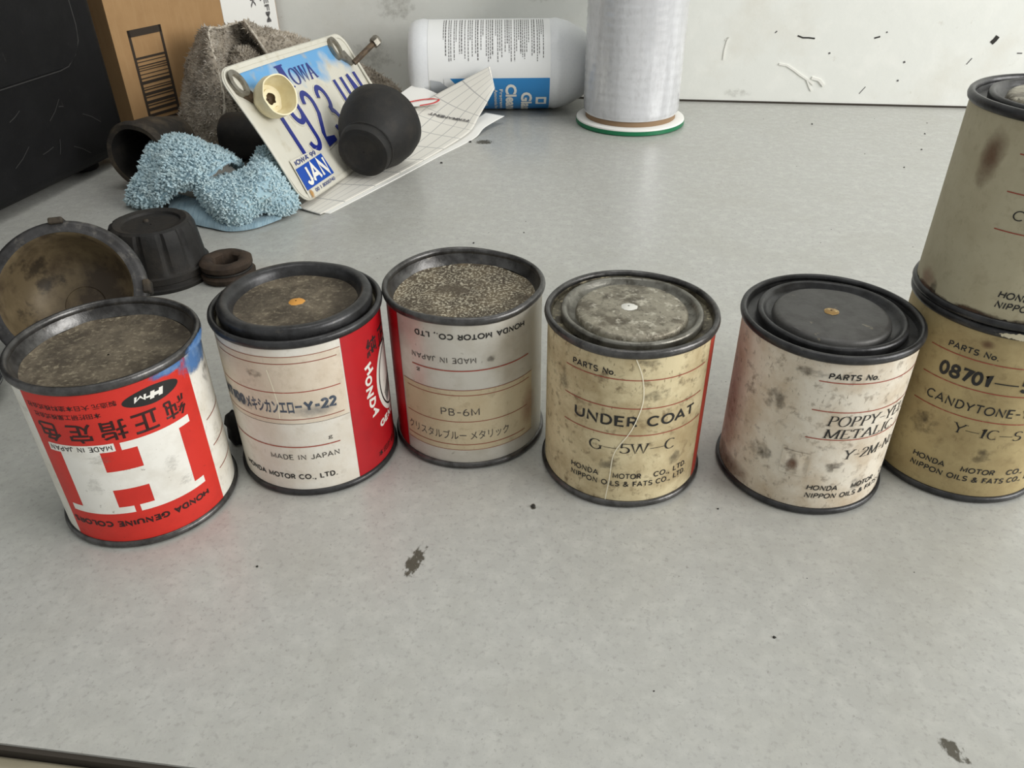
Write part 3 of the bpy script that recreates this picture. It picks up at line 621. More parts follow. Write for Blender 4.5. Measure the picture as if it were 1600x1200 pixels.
for u, v, a, b in ((-4, 18, 14, 10), (10, 46, 12, 8), (20, 18, 9, 10), (-22, 45, 8, 14), (6, 58, 14, 4)): stain(c, u, v, a, b, M['grime'], off=.0003)
spot(c, .0026, M['silverchip'], HC - .0005, -.001, .001, 5)

# can 5: stained white label, POPPY-YELLOW
c = can('stained white paint can reading POPPY-YELLOW METALIC with a dark grey lid', .1040, .2248, 0, HC, 'lid', M['steel_black'], M['p5'], M['steel_black'], M['disc_grey'], 5)
for v in (52.9, 42.2, 31.5): rule(c, 1.0, 52, v, M['rule'])
T(c, 'PARTS No.', 3.4, 18.6, 54.0, 2.2, M['ink'], .02, shear=.1)
T(c, 'POPPY-YELLOW', 6.3, 48, 36.9, 3.8, M['ink'], serif=True, shear=.18, thick=.115, thin=.045)
T(c, 'METALIC.', 5.9, 32.2, 32.1, 3.5, M['ink'], serif=True, shear=.18, thick=.115, thin=.045)
T(c, 'Y-2M-No.4', 13.5, 40.5, 23.6, 3.7, M['ink'], serif=True, shear=.18, thick=.115, thin=.045)
T(c, 'HONDA', 5.2, 15.2, 10.4, 2.2, M['ink'], .014, shear=.1); T(c, 'MOTOR', 20.2, 30.0, 10.4, 2.2, M['ink'], .014, shear=.1); T(c, 'CO., LTD.', 34.5, 48, 10.4, 2.2, M['ink'], .014, shear=.1)
T(c, 'NIPPON OILS & FATS CO., LTD.', 5.1, 48, 7.0, 2.2, M['ink'], .014, shear=.1)
stain(c, -30, 30, 14, 30, M['rosestain']); stain(c, -26, 5, 16, 8, M['brownstain'])
for u, v, a, b in ((-12, 20, 14, 12), (-0.5, 20.5, 5, 6), (-10, 42, 12, 14), (12, 20, 10, 8), (22, 12, 10, 8), (-2, 55, 14, 6)): stain(c, u, v, a, b, M['grime'], off=.0003)
V, F, UV = net([[place(c, u, v, .0004 + .0007 * math.sin((u + 4) * 1.3) ** 2 * math.cos((v - 20.5) * .3) ** 2) for u in (-4.5, -3, -1.5, 0, 1.5, 3, 4)] for v in (15.5, 17.5, 19.5, 21.5, 23.5, 25)], 20, 20)
mesh_obj('torn_flap', V, F, M['p5'], c.lab, smooth=0)
stain(c, -0.8, 20.5, 2.6, 3.4, M['brownstain'], off=.0012)
spot(c, .0024, M['gold'], HC - .0005, 0, .001, 6)

# can 6 and 7: the stack at the right
H6, H7 = .0668, .0617
def hmc(c, u0, u1, v1, v2, sh=.1):
    w = u1 - u0
    T(c, 'HONDA', u0, u0 + w * .235, v1, 2.3, M['ink'], .016, shear=sh); T(c, 'MOTOR', u0 + w * .345, u0 + w * .58, v1, 2.3, M['ink'], .016, shear=sh); T(c, 'CO., LTD.', u0 + w * .67, u1, v1, 2.3, M['ink'], .016, shear=sh)
    T(c, 'NIPPON OILS & FATS CO., LTD.', u0, u1, v2, 2.3, M['ink'], .016, shear=sh)
c = can('tan paint can numbered 08701 at the bottom of the two-can stack', .1622, .2297, 0, H6, 'lid', M['steel_black'], M['p6'], M['tin_bright'], M['disc_grey'], 6)
for v, a in ((54.0, -16), (43.8, -15.8), (33.2, -16)): rule(c, a, 36, v, M['rule'])
T(c, 'PARTS No.', -10.6, 4.1, 55.6, 2.2, M['ink'], .016, shear=.05); T(c, '08701', -11.0, 4.6, 45.4, 5.2, M['ink'], .026); panel(c, 'lettering', 5.4, 12.2, 47.6, 48.0, M['ink'], .00026); T(c, '5', 13.0, 16.0, 45.4, 5.2, M['ink'], .026)
T(c, 'CANDYTONE-YELLOW', -12.2, 33.5, 35.6, 3.4, M['ink'], .007, shear=.05)
T(c, 'Y_1C_S', -1.6, 19.6, 26.8, 3.7, M['ink'], serif=True, thick=.115, thin=.045, shear=.1)
hmc(c, -9.9, 34.5, 12.0, 8.4, .05)
stain(c, -.2, 60.2, 3.2, 2.2, M['brownstain'])
soft_patch('paint_smear', 10, H6 * 1000 - 1.4, 18, 2.4, mat('pale_scuffs', (214, 204, 176), .7, alpha=(620, 1.12, 1.2, .9)), lambda a, b: place(c, a, b, .0017), c.lab)
for u, v, a, b in ((-10, 25, 14, 14), (10, 20, 10, 10)): stain(c, u, v, a, b, M['grime'], off=.0003)
c = can('dull cream paint can with brown stains on top of the two-can stack', .1617, .2294, H6 + .0001, H7, 'lid', M['steel_black'], M['p7'], M['steel_black'], M['disc_scuff'], 7, bottom_edge=lambda u: 1.2 + 1.1 * max(0, math.sin(u * .9) * math.sin(u * .37 + 1)) + .8 * abs(math.sin(u * 2.1)))
for v in (50.5, 40.0, 29.0): rule(c, -9.0, 38, v, M['rule'])
T(c, 'PARTS No.', -4.4, 10.2, 52.2, 2.2, M['ink'], .016); T(c, 'CANDYTONE', -5.6, 24, 32.6, 3.0, M['ink'], -.002, shear=.1)
hmc(c, -2.0, 42.0, 9.3, 6.0, .15)
stain(c, -16.6, 48, 5.0, 12, M['brownstain'], -.1); stain(c, -26, 6, 8, 6, M['rosestain']); stain(c, -22, 4, 5, 7, M['grime'])
stain(c, -6, 2.0, 12, 3.2, M['rust']); stain(c, 12, 2.0, 14, 3.4, M['rust']); stain(c, -24, 2.0, 12, 3.0, M['rust'])
M_lid7 = c
# ------------------------------------------------------------------ rubber parts at the left
b = thing('round_cup', 'tilted dark metal bowl with a varnished brown inside behind the red can', 'bowl', (-.193, .3095, 0))
mt = axis_matrix((-.003, .004, .0262), (.20, -.76, .62))
prof_o = [(.0004, -.028), (.011, -.0275), (.020, -.024), (.026, -.018), (.0290, -.010), (.0305, -.004), (.0328, -.003), (.0336, -.0005), (.0330, .002), (.0312, .0030), (.0300, .0026), (.0290, .0032), (.0276, .0030)]
prof_i = [(.0276, .0030), (.0268, .0016), (.0266, -.004), (.0255, -.011), (.0220, -.018), (.0165, -.0222), (.009, -.0238), (.0086, -.0233), (.0004, -.0234)]
V, F = lathe(prof_o, 72, wob=.0003); mesh_obj('outer_shell', xf(V, mt), F, M['bowl_rim'], b, smooth=50)
V, F = lathe(prof_i, 72); mesh_obj('inside', xf(V, mt), [f[::-1] for f in F], M['bowl_in'], b, smooth=50)
for a in (48, 140): # small lugs on the lip
    t = math.radians(a - 40); V, F = box(-.003, .003, -.0015, .0015, -.004, .0042); mt2 = mt @ Matrix.Translation((.0330 * math.cos(t), .0330 * math.sin(t), 0)) @ Matrix.Rotation(t + PI / 2, 4, 'Z')
    bevel(mesh_obj('lug', xf(V, mt2), F, M['rubber_dusty'], b), .0008)
def ribbed_cup():
    t = thing('ribbed_bung', 'upright black ribbed rubber bung with stepped flange beside the bowl', 'rubber bung', (-.187, .388, 0))
    V, F = [], []; n = 96
    rows = [(.0255, 0, 0), (.0258, .0018, 0), (.0247, .0024, 0), (.0244, .0042, 0), (.0250, .0047, 0), (.0248, .0078, 0), (.0236, .0084, 0), (.0233, .0096, .6), (.0220, .022, 1), (.0213, .0275, 1), (.0200, .0300, .6), (.0180, .0308, 0), (.0150, .0300, 0), (.0144, .0288, 0), (.006, .0285, 0), (.0004, .0287, 0)]
    for i in range(n):
        a = 2 * PI * i / n; k = (i % 8) / 8
        for r, z, w in rows:
            d = -.0011 * w * (1 if k < .25 else 0); V.append(((r + d) * math.cos(a), (r + d) * math.sin(a), z))
    k = len(rows)
    for i in range(n):
        j = (i + 1) % n
        for s in range(k - 1): F.append((i * k + s, j * k + s, j * k + s + 1, i * k + s + 1))
    mesh_obj('bung_body', V, F, M['rubber'], t, smooth=28)
    V, F = lathe([(.0002, .0298), (.0012, .0296), (.0016, .0286)], 12); mesh_obj('nipple', [(x - .004, y + .004, z) for x, y, z in V], F, M['rubber_dusty'], t, smooth=0)
ribbed_cup()
g = thing('grommet', 'small brown rubber grommet ring beside the ribbed bung', 'grommet', (-.1512, .3850, 0))
V, F = lathe([(.0068, .0004), (.0125, 0), (.0140, .0012), (.0142, .0034), (.0126, .0048), (.0124, .0062), (.0136, .0072), (.0136, .0096), (.0120, .0108), (.0080, .0106), (.0068, .0096)], 60, True, wob=.0005, ws=90)
mesh_obj('ring_body', V, F, M['rubber_brown'], g, smooth=50)
V, F = lathe([(.0124, .0046), (.0131, .0049), (.0131, .0059), (.0124, .0062)], 48, True); mesh_obj('groove_band', V, F, M['rubber'], g, smooth=0)
# open rubber boot lying beside the black case
def tube(loc, zdir, prof_o, prof_i, name, label, cat, mo, mi):
    t = thing(name, label, cat, loc); m_ = axis_matrix((0, 0, 0), zdir)
    V, F = lathe(prof_o, 60, wob=.0006, ws=50); V = xf(V, m_); lo = min(v.z for v in V) + loc[2]
    mesh_obj('outer_wall', V, F, mo, t, smooth=50)
    V, F = lathe(prof_i, 60, wob=.0005, ws=50); mesh_obj('inner_wall', xf(V, m_), [f[::-1] for f in F], mi, t, smooth=50)
    return t
tube((-.2440, .5160, .0236), (.20, .97, .02), [(.0185, -.001), (.0215, -.0015), (.0229, .0005), (.0227, .004), (.0215, .006), (.0195, .024), (.0160, .036), (.013, .048)], [(.0185, -.001), (.0178, .006), (.0165, .024), (.012, .046), (.0004, .046)], 'rubber_boot', 'open-ended dusty black rubber boot lying beside the black case', 'rubber boot', M['rubber_dusty'], M['rubber'])
tube((-.2050, .5850, .0165), (.98, -.12, .05), [(.010, -.004), (.0150, -.003), (.0165, .0), (.0165, .03), (.0150, .034), (.0160, .038), (.0160, .052), (.013, .056), (.0004, .056)], [(.010, -.004), (.0095, .02), (.0004, .02)], 'rubber_sleeve', 'black rubber sleeve half hidden under the grey rag behind the blue cloth', 'rubber sleeve', M['rubber'], M['rubber'])
# black boot on the paper in front of the plate
def cone_boot():
    S, L = Vector((-.0985, .5265, .0212)), Vector((-.0905, .583, .0365)); d = (L - S); t = thing('rubber_boot', 'matte black bell-shaped rubber boot lying on the grid paper', 'rubber boot', (-.095, .555, .0))
    m_ = axis_matrix(S - Vector((-.095, .555, 0)), (.20, .92, .22))
    V, F = lathe([(.0004, .0016), (.0110, .0014), (.0128, .0002), (.0150, -.0004), (.0172, .0006), (.0180, .0030), (.0184, .0070), (.0178, .0082), (.0184, .0094), (.0222, .016), (.0262, .025), (.0282, .034), (.0284, .042), (.0270, .0445)], 72, wob=.0007, ws=45)
    o = mesh_obj('bell_wall', xf(V, m_), F, M['rubber'], t, smooth=45)
    V, F = lathe([(.0270, .0445), (.0255, .0425), (.0230, .028), (.0004, .026)], 60); mesh_obj('hollow', xf(V, m_), [f[::-1] for f in F], M['rubber'], t, smooth=45)
    V, F = lathe([(.0178, .0066), (.0188, .0071), (.0188, .0082), (.0179, .0090)], 60, True); mesh_obj('collar', xf(V, m_), F, M['rubber'], t, smooth=45)
cone_boot()
# scraps
rn = random.Random(8); V, F = lathe([(.0003, 0), (.0032, .0004), (.0040, .003), (.0032, .0065), (.0037, .009), (.0028, .013), (.0003, .0145)], 14)
V = [(x * rn.uniform(.75, 1.2), y * rn.uniform(.75, 1.2), z * rn.uniform(.94, 1.06)) for x, y, z in V]
o = mesh_obj('rubber_scrap', V, F, M['rubber'], smooth=0); o.location = (-.1047, .2405, 0); tag(o, 'small knobbly black rubber scrap between the two leftmost cans', 'scrap')
V, F = lathe([(.0003, 0), (.0014, .0003), (.0018, .0012), (.0012, .0022), (.0003, .0026)], 10)
V = [(x * rn.uniform(.7, 1.4) * 1.8, y * rn.uniform(.7, 1.4), z * 2.4) for x, y, z in V]
o = mesh_obj('plastic_scrap', V, F, M['red_scrap'], smooth=0); o.location = (-.2165, .3985, 0); tag(o, 'tiny red plastic scrap peeking out behind the ribbed bung', 'scrap')
V, F = lathe([(.0003, 0), (.0016, .0003), (.0014, .0012), (.0003, .0018)], 9); V = [(x * rn.uniform(.6, 1.5), y * rn.uniform(.6, 1.5), z * 1.3) for x, y, z in V]
o = mesh_obj('paper_scrap', V, F, M['flake'], smooth=0); o.location = (-.2795, .458, 0); tag(o, 'tiny white fleck on the counter below the black case', 'scrap')
t = thing('steel_dish', 'bright steel dish cut by the left edge of the picture', 'dish', (-.2395, .2655, 0))
V, F = lathe([(.0004, .0004), (.020, .0004), (.0245, .001), (.0285, .0075), (.0292, .0078), (.0294, .0070), (.0255, .0002), (.0200, 0), (.0004, 0)], 72); mesh_obj('dish_body', V, F, M['chrome'], t, smooth=40)
V, F = lathe([(.0288, .0072), (.0296, .0076), (.0296, .0084), (.0288, .0084)], 72, True); mesh_obj('rolled_edge', V, F, M['chrome'], t, smooth=40)

# ------------------------------------------------------------------ black case at the far left
def case():
    A0, B0 = Vector((-.3129, .4574, 0)), Vector((-.2817, .5901, 0)); d = (B0 - A0).normalized(); n = Vector((d.y, -d.x, 0))
    t = thing('black_case', 'big scuffed black plastic case cut by the left edge', 'case', (B0.x, B0.y, 0))
    t.rotation_euler.z = math.atan2(d.y, d.x) - PI / 2        # local +y runs along the visible side, +x is its outward normal
    o = mesh_obj('shell', *box(-.26, 0, -.36, 0, .006, .30), M['case'], t); bevel(o, .008, 5)
    for x in (-.02, -.22):
        for y in (-.03, -.33):
            V, F = lathe([(.0004, 0), (.008, 0), (.009, .001), (.009, .008)], 20); mesh_obj('foot', [(a + x, b + y, c_) for a, b, c_ in V], F, M['rubber'], t, smooth=40)
    P = rrect(-.30, -.025, .074, .28, .022, 8)
    V = [(.0004, y, z) for y, z in P] + [(.0026, y * 1 + (.0008 if y < -.17 else -.0008), z) for y, z in P]; m_ = len(P)
    F = [tuple(range(m_, 2 * m_))] + [(i, (i + 1) % m_, m_ + (i + 1) % m_, m_ + i) for i in range(m_)]
    pn = mesh_obj('door_panel', V, F, M['case'], t); 
    rn2 = random.Random(5)
    Ms = mat('pale_scratch', (50, 49, 48), .7)
    for k in range(9):
        y, z = rn2.uniform(-.13, -.035), rn2.uniform(.02, .055); dy, dz = rn2.uniform(.004, .016), rn2.uniform(-.012, .012)
        Vv, Ff = ribbon2d([(y, z), (y + dy * .5, z + dz * .4), (y + dy, z + dz)], lambda q: .00045); mesh_obj('scratch', [(.0003, a, b_) for a, b_ in Vv], Ff, Ms, t)
    Vv, Ff = ribbon2d([(-.30, .0725), (-.15, .0725), (-.0495, .0725), (-.041, .0735), (-.032, .079), (-.0255, .0865), (-.0235, .096), (-.0235, .20)], lambda q: .0007); mesh_obj('worn_edge', [(.0012, a, b_) for a, b_ in Vv], Ff, Ms, t)
case()
# ------------------------------------------------------------------ cardboard box with a shipping label
def carton():
    A0 = Vector((-.292, .626, 0)); d = Vector((.46, .888, 0)).normalized()
    t = thing('cardboard_box', 'brown cardboard box with printed barcode leaning between case and wall', 'box', A0)
    t.rotation_euler.z = math.atan2(d.y, d.x)                 # local +x along the barcode face, local -y its outward normal
    Lb = .178; hB = .19
    mesh_obj('front_panel', *box(0, Lb, 0, .003, 0, hB), M['card'], t); mesh_obj('side_panel', *box(0, .003, .003, .06, 0, hB), M['card'], t)
    mesh_obj('back_panel', *box(.003, Lb * .55, .057, .06, 0, hB), M['card'], t); mesh_obj('top_flap', *box(0, Lb * .6, 0, .06, hB, hB + .002), M['card'], t)
    off = -.0003; x0, x1, z0, z1 = .014, .046, .012, .0800
    bc = mesh_obj('barcode_frame', *box(x0, x1, off, 0, z1 - .005, z1), M['card_ink'], t)
    for a, b_, p, q in ((x0, x1, z0, z0 + .0016), (x0, x0 + .0022, z0, z1), (x1 - .0022, x1, z0, z1)): mesh_obj('barcode_side', *box(a, b_, off, 0, p, q), M['card_ink'], bc)
    rn = random.Random(11); z = z0 + .0042; 
    while z < z1 - .018:
        h = rn.choice((.0006, .0008, .0016, .0022)); mesh_obj('barcode_bar', *box(x0 + .002, x1 - .002, off, 0, z, z + h), M['card_ink'], bc); z += h + rn.choice((.0010, .0016, .0022))
    lb = mesh_obj('shipping_label', *box(.112, Lb - .001, -.0005, 0, .02, .17), M['white_paper'], t)
    def lt(s, x, z, size, ln, m):       # text running down the label
        Vv, Ff = fit2d(text2d(s, .02), 0, ln, 0, size); mesh_obj('lettering', [(x + b_, -.0008, z - a) for a, b_ in Vv], [f[::-1] for f in Ff], m, lb)
    lt('WYXK', .1465, .112, .006, .034, M['print_grey']); lt('C US EFM', .163, .116, .0055, .052, M['print_grey']); lt('1 2 4 3 0', .158, .104, .0022, .022, M['print_grey']); lt('III', .119, .110, .003, .018, M['ink'])
carton()

# ------------------------------------------------------------------ cloths
def cloth(name, label, C, nu, nv, amp, sc, seed, m, mp, count, ln, rad, lean, cat):
    t = thing(name, label, cat, (C[0][0][0], C[0][0][1], 0)); og = Vector((C[0][0][0], C[0][0][1], 0))
    V, F, UV = net(C, nu, nv); V, N = displace(V, F, amp, sc, seed)
    V = [v - og for v in V]
    V2, F2 = thicken(V, F, N, .0016); mesh_obj('fabric', V2, F2, m, t, smooth=0)
    PV, PF = tufts(V, F, count, ln, rad, 3, lean); o = mesh_obj('pile', PV, PF, mp, t); o['kind'] = 'stuff'
    return t
LOBE = [[(-0.2473, 0.492, 0.0012), (-0.2376, 0.484, 0.0012), (-0.22, 0.476, 0.005), (-0.2096, 0.474, 0.0132), (-0.201, 0.472, 0.0163), (-0.1904, 0.47, 0.0185)], [(-0.2459, 0.489, 0.0071), (-0.2348, 0.48, 0.0078), (-0.2168, 0.472, 0.0131), (-0.2058, 0.47, 0.0195), (-0.1965, 0.468, 0.0229), (-0.1859, 0.467, 0.0235)], [(-0.241, 0.493, 0.0158), (-0.23, 0.484, 0.0164), (-0.2143, 0.476, 0.0223), (-0.2019, 0.473, 0.0272), (-0.1909, 0.471, 0.0294), (-0.1791, 0.47, 0.0288)], [(-0.237, 0.502, 0.0236), (-0.2266, 0.494, 0.0253), (-0.213, 0.487, 0.0307), (-0.2001, 0.484, 0.0339), (-0.1879, 0.481, 0.0344), (-0.1746, 0.479, 0.0313)], [(-0.2359, 0.515, 0.0295), (-0.2259, 0.508, 0.0324), (-0.2137, 0.502, 0.0365), (-0.1997, 0.497, 0.0371), (-0.1866, 0.492, 0.0345), (-0.1714, 0.488, 0.0291)], [(-0.2369, 0.53, 0.0309), (-0.228, 0.524, 0.0338), (-0.2173, 0.519, 0.036), (-0.2031, 0.513, 0.0348), (-0.1879, 0.507, 0.0315), (-0.1711, 0.5, 0.0232)], [(-0.2432, 0.545, 0.0212), (-0.2346, 0.54, 0.0235), (-0.2238, 0.535, 0.0249), (-0.2093, 0.528, 0.0252), (-0.1937, 0.522, 0.0218), (-0.177, 0.512, 0.0146)]]
ROLL = [[(-0.1929, 0.47, 0.0145), (-0.1835, 0.458, 0.0075), (-0.1704, 0.449, 0.002), (-0.1596, 0.45, 0.0031), (-0.1495, 0.456, 0.0079), (-0.1402, 0.466, 0.0012), (-0.1338, 0.476, 0.0024)], [(-0.1909, 0.466, 0.0208), (-0.1782, 0.453, 0.0174), (-0.1647, 0.444, 0.0112), (-0.1544, 0.447, 0.0139), (-0.1449, 0.455, 0.0187), (-0.1369, 0.464, 0.0104), (-0.1324, 0.476, 0.0083)], [(-0.1863, 0.468, 0.0232), (-0.1731, 0.457, 0.0222), (-0.1609, 0.45, 0.0199), (-0.1524, 0.455, 0.0235), (-0.1442, 0.464, 0.0265), (-0.1383, 0.472, 0.0181), (-0.1351, 0.482, 0.0128)], [(-0.1836, 0.476, 0.022), (-0.172, 0.47, 0.0239), (-0.1612, 0.466, 0.0252), (-0.1557, 0.474, 0.0288), (-0.1508, 0.484, 0.031), (-0.1451, 0.488, 0.024), (-0.1403, 0.49, 0.0167)], [(-0.1834, 0.488, 0.0178), (-0.1724, 0.484, 0.0224), (-0.1636, 0.484, 0.0263), (-0.1599, 0.494, 0.0308), (-0.1566, 0.502, 0.0335), (-0.1504, 0.502, 0.0269), (-0.1453, 0.5, 0.02)], [(-0.1865, 0.5, 0.0085), (-0.1769, 0.498, 0.0117), (-0.1685, 0.5, 0.0152), (-0.1655, 0.51, 0.0185), (-0.1615, 0.516, 0.0217), (-0.1552, 0.514, 0.0163), (-0.1503, 0.51, 0.0098)]]
BASE = [[(-0.2152, 0.4715, 0.0012), (-0.1949, 0.4564, 0.0012), (-0.1809, 0.449, 0.0012), (-0.1677, 0.4439, 0.0012), (-0.1536, 0.4483, 0.0012), (-0.1414, 0.462, 0.0012)], [(-0.2149, 0.474, 0.0045), (-0.1946, 0.459, 0.0047), (-0.1807, 0.4515, 0.0043), (-0.1679, 0.447, 0.0036), (-0.1536, 0.451, 0.0034), (-0.1415, 0.465, 0.0035)], [(-0.2164, 0.482, 0.0069), (-0.1969, 0.468, 0.0078), (-0.1828, 0.46, 0.0067), (-0.1703, 0.456, 0.0049), (-0.1557, 0.46, 0.0052), (-0.1442, 0.474, 0.005)], [(-0.2201, 0.495, 0.0072), (-0.2014, 0.482, 0.0084), (-0.1869, 0.474, 0.0079), (-0.1743, 0.47, 0.0052), (-0.1596, 0.475, 0.0056), (-0.1485, 0.488, 0.0039)]]
M['terry_ribs'] = mat('blue_ribbed_back', (150, 176, 188), .9, layers=[((122, 150, 166), 300, .45, .62, .7, (3, .4, .4))], bump=(300, 1.0, (3, .3, .3)), sheen=.3, spec=.1)
tc_ = cloth('microfibre_cloth', 'crumpled light blue terry cloth beside the licence plate', LOBE, 70, 60, .0016, 110, .3, M['terry'], M['terry_pile'], 6500, .0027, .00085, .45, 'cloth')
for nm, C_, m_, cnt, amp in (('rolled_fold', ROLL, M['terry'], 4200, .0012), ('ribbed_layer', BASE, M['terry_ribs'], 0, .0006)):
    V, F, UV = net(C_, 60, 50); V, N = displace(V, F, amp, 110, .9); V = [v - tc_.location for v in V]; V2, F2 = thicken(V, F, N, .0016)
    o = mesh_obj(nm, V2, F2, m_, tc_, smooth=0)
    if cnt: PV, PF = tufts(V, F, cnt, .0022, .00075, 7, .45); p_ = mesh_obj('pile', PV, PF, M['terry_pile'], o); p_['kind'] = 'stuff'
GREY = [[[-0.2700, 0.66, 0.003], [-0.2640, 0.662, 0.0213], [-0.2540, 0.662, 0.0508], [-0.2400, 0.668, 0.0757]],
 [[-0.2560, 0.628, 0.003], [-0.2500, 0.630, 0.0261], [-0.2400, 0.640, 0.0524], [-0.2300, 0.655, 0.0790]],
 [[-0.2380, 0.608, 0.004], [-0.2300, 0.612, 0.030], [-0.2270, 0.625, 0.0540], [-0.2270, 0.645, 0.0800]],
 [[-0.2230, 0.606, 0.008], [-0.2150, 0.610, 0.030], [-0.2180, 0.622, 0.0531], [-0.2255, 0.640, 0.0785]],
 [[-0.2200, 0.640, 0.004], [-0.2190, 0.652, 0.022], [-0.2220, 0.662, 0.0450], [-0.2240, 0.664, 0.0770]],
 [[-0.2130, 0.690, 0.003], [-0.2140, 0.705, 0.018], [-0.2140, 0.710, 0.0440], [-0.2180, 0.690, 0.0765]],
 [[-0.2020, 0.690, 0.003], [-0.1970, 0.700, 0.028], [-0.1960, 0.700, 0.0500], [-0.2090, 0.682, 0.0780]],
 [[-0.1960, 0.668, 0.004], [-0.1880, 0.664, 0.0333], [-0.1905, 0.664, 0.0550], [-0.2050, 0.668, 0.0800]],
 [[-0.181, 0.69, 0.004], [-0.1750, 0.690, 0.0340], [-0.1790, 0.692, 0.0590], [-0.2000, 0.688, 0.0730]],
 [[-0.1500, 0.71, 0.003], [-0.1500, 0.712, 0.0310], [-0.1660, 0.712, 0.0530], [-0.1940, 0.71, 0.0660]],
 [[-0.120, 0.722, 0.003], [-0.1250, 0.722, 0.0250], [-0.1500, 0.722, 0.0450], [-0.1800, 0.722, 0.0560]],
 [[-0.0900, 0.730, 0.003], [-0.1020, 0.732, 0.0180], [-0.1300, 0.732, 0.0340], [-0.1650, 0.732, 0.0470]]]
cloth('shop_rag', 'grimy grey terry rag draped between the box and the licence plate', GREY, 70, 150, .0022, 75, .7, M['rag'], M['rag_pile'], 34000, .0040, .00055, .9, 'rag')

rag = bpy.data.objects['shop_rag']; ogr = rag.location.copy()
hem = spline([GREY[3][k] for k in range(4)] + [GREY[4][3], GREY[5][3], GREY[6][3]] + [GREY[7][k] for k in (3, 2, 1)], 60); V, F = [], []
for i, p in enumerate(hem):
    a, b_ = Vector(hem[max(0, i - 1)]), Vector(hem[min(60, i + 1)]); d = (b_ - a).normalized(); x = d.orthogonal().normalized(); y = d.cross(x)
    rr = .0011 * (1 + .25 * math.sin(i * 2.1))
    for q in range(6): V.append(Vector(p) - ogr + x * rr * math.cos(q * PI / 3) + y * rr * math.sin(q * PI / 3) + Vector((.001, -.0015, .0004)))
    if i:
        for q in range(6): F.append(((i - 1) * 6 + q, (i - 1) * 6 + (q + 1) % 6, i * 6 + (q + 1) % 6, i * 6 + q))
mesh_obj('hem', V, F, mat('pale_hem', (196, 188, 174), .9, layers=[((150, 140, 124), 400, .45, .62, .8)], bump=(500, .8)), rag, smooth=0)
INN = [[(-.222, .640, .020), (-.208, .636, .018), (-.195, .645, .016)], [(-.220, .652, .048), (-.206, .645, .052), (-.192, .652, .044)], [(-.218, .672, .058), (-.207, .668, .062), (-.196, .672, .054)], [(-.216, .695, .050), (-.206, .695, .052), (-.197, .695, .048)]]
V, F, UV = net(INN, 30, 30); V, N = displace(V, F, .0025, 90, .2); V = [v - ogr for v in V]; V2, F2 = thicken(V, F, N, .0014); fo = mesh_obj('inner_fold', V2, F2, M['rag'], rag, smooth=0)
PV, PF = tufts(V, F, 3500, .0034, .0005, 5, .8); o = mesh_obj('pile', PV, PF, M['rag_pile'], fo); o['kind'] = 'stuff'
# ------------------------------------------------------------------ paper, licence plate
t = thing('grid_paper', 'creased grid-printed paper lying under the plate and black boot', 'paper', (-.119, .47, 0)); og = Vector((-.119, .47, 0))
SH = [[(-.1355, .481, .0016), (-.127, .475, .0013), (-.119, .470, .0010)], [(-.122, .530, .0016), (-.105, .528, .0014), (-.0885, .526, .0012)], [(-.103, .590, .0040), (-.079, .588, .0022), (-.0575, .585, .0014)], [(-.084, .655, .0120), (-.058, .645, .0060), (-.0330, .632, .0040)], [(-.0640, .672, .0220), (-.045, .662, .0150), (-.0250, .650, .0110)], [(-.0154, .676, .0447), (-.0135, .672, .0370), (-.0116, .668, .0291)]]
V, F, UV = net(SH, 16, 60); V = [Vector(v) - og for v in V]; mesh_obj('grid_sheet', V, F, M['grid'], t, smooth=0, uv=[(b_ * 1.0, a * .35) for a, b_ in UV]).modifiers.new('s', 'SOLIDIFY').thickness = .0004
SH2 = [[(-.120, .474, .0006), (-.1135, .4725, .0004)], [(-.095, .526, .0006), (-.0855, .5235, .0004)], [(-.066, .584, .0006), (-.054, .582, .0004)], [(-.040, .632, .0020), (-.0285, .627, .0006)], [(-.030, .655, .0065), (-.0200, .648, .0035)], [(-.020, .672, .0090), (-.0040, .672, .0060)]]
V, F, UV = net(SH2, 8, 40); mesh_obj('under_sheet', [Vector(v) - og for v in V], F, M['white_paper'], t, smooth=0).modifiers.new('s', 'SOLIDIFY').thickness = .0003
SH3 = [[(-.1000, .668, .0190), (-.080, .690, .0280)], [(-.078, .662, .0170), (-.064, .682, .0240)], [(-.060, .664, .0180), (-.052, .672, .0205)]]
V, F, UV = net(SH3, 8, 20); fl = mesh_obj('white_flap', [Vector(v) - og for v in V], F, M['white_paper'], t, smooth=0)
def on_net(C, s, q, off):
    rows = [spline(r, 40) for r in C]; col = [r[int(q * 40)] for r in rows]; p = spline(col, 60)[int(s * 60)]; return Vector(p) - og + Vector((.2, -.45, .87)) * off
lp = spline([on_net(SH3, .30, .1, .0009), on_net(SH3, .55, .45, .0009), on_net(SH3, .85, .62, .0009), on_net(SH3, .88, .2, .0009), on_net(SH3, .62, .02, .0009)], 24)
V, F = [], []
for i, p in enumerate(lp):
    a, b_ = Vector(lp[max(0, i - 1)]), Vector(lp[min(len(lp) - 1, i + 1)]); s = (b_ - a).cross(Vector((.2, -.45, .87))).normalized() * .0006; V += [Vector(p) - s, Vector(p) + s]
    if i: F.append((2 * i - 2, 2 * i - 1, 2 * i + 1, 2 * i))
mesh_obj('red_outline', V, F, M['redmark'], fl)
Vv, Ff = fit2d(text2d('PERMANENT', .03), .50, .72, .10, .06)
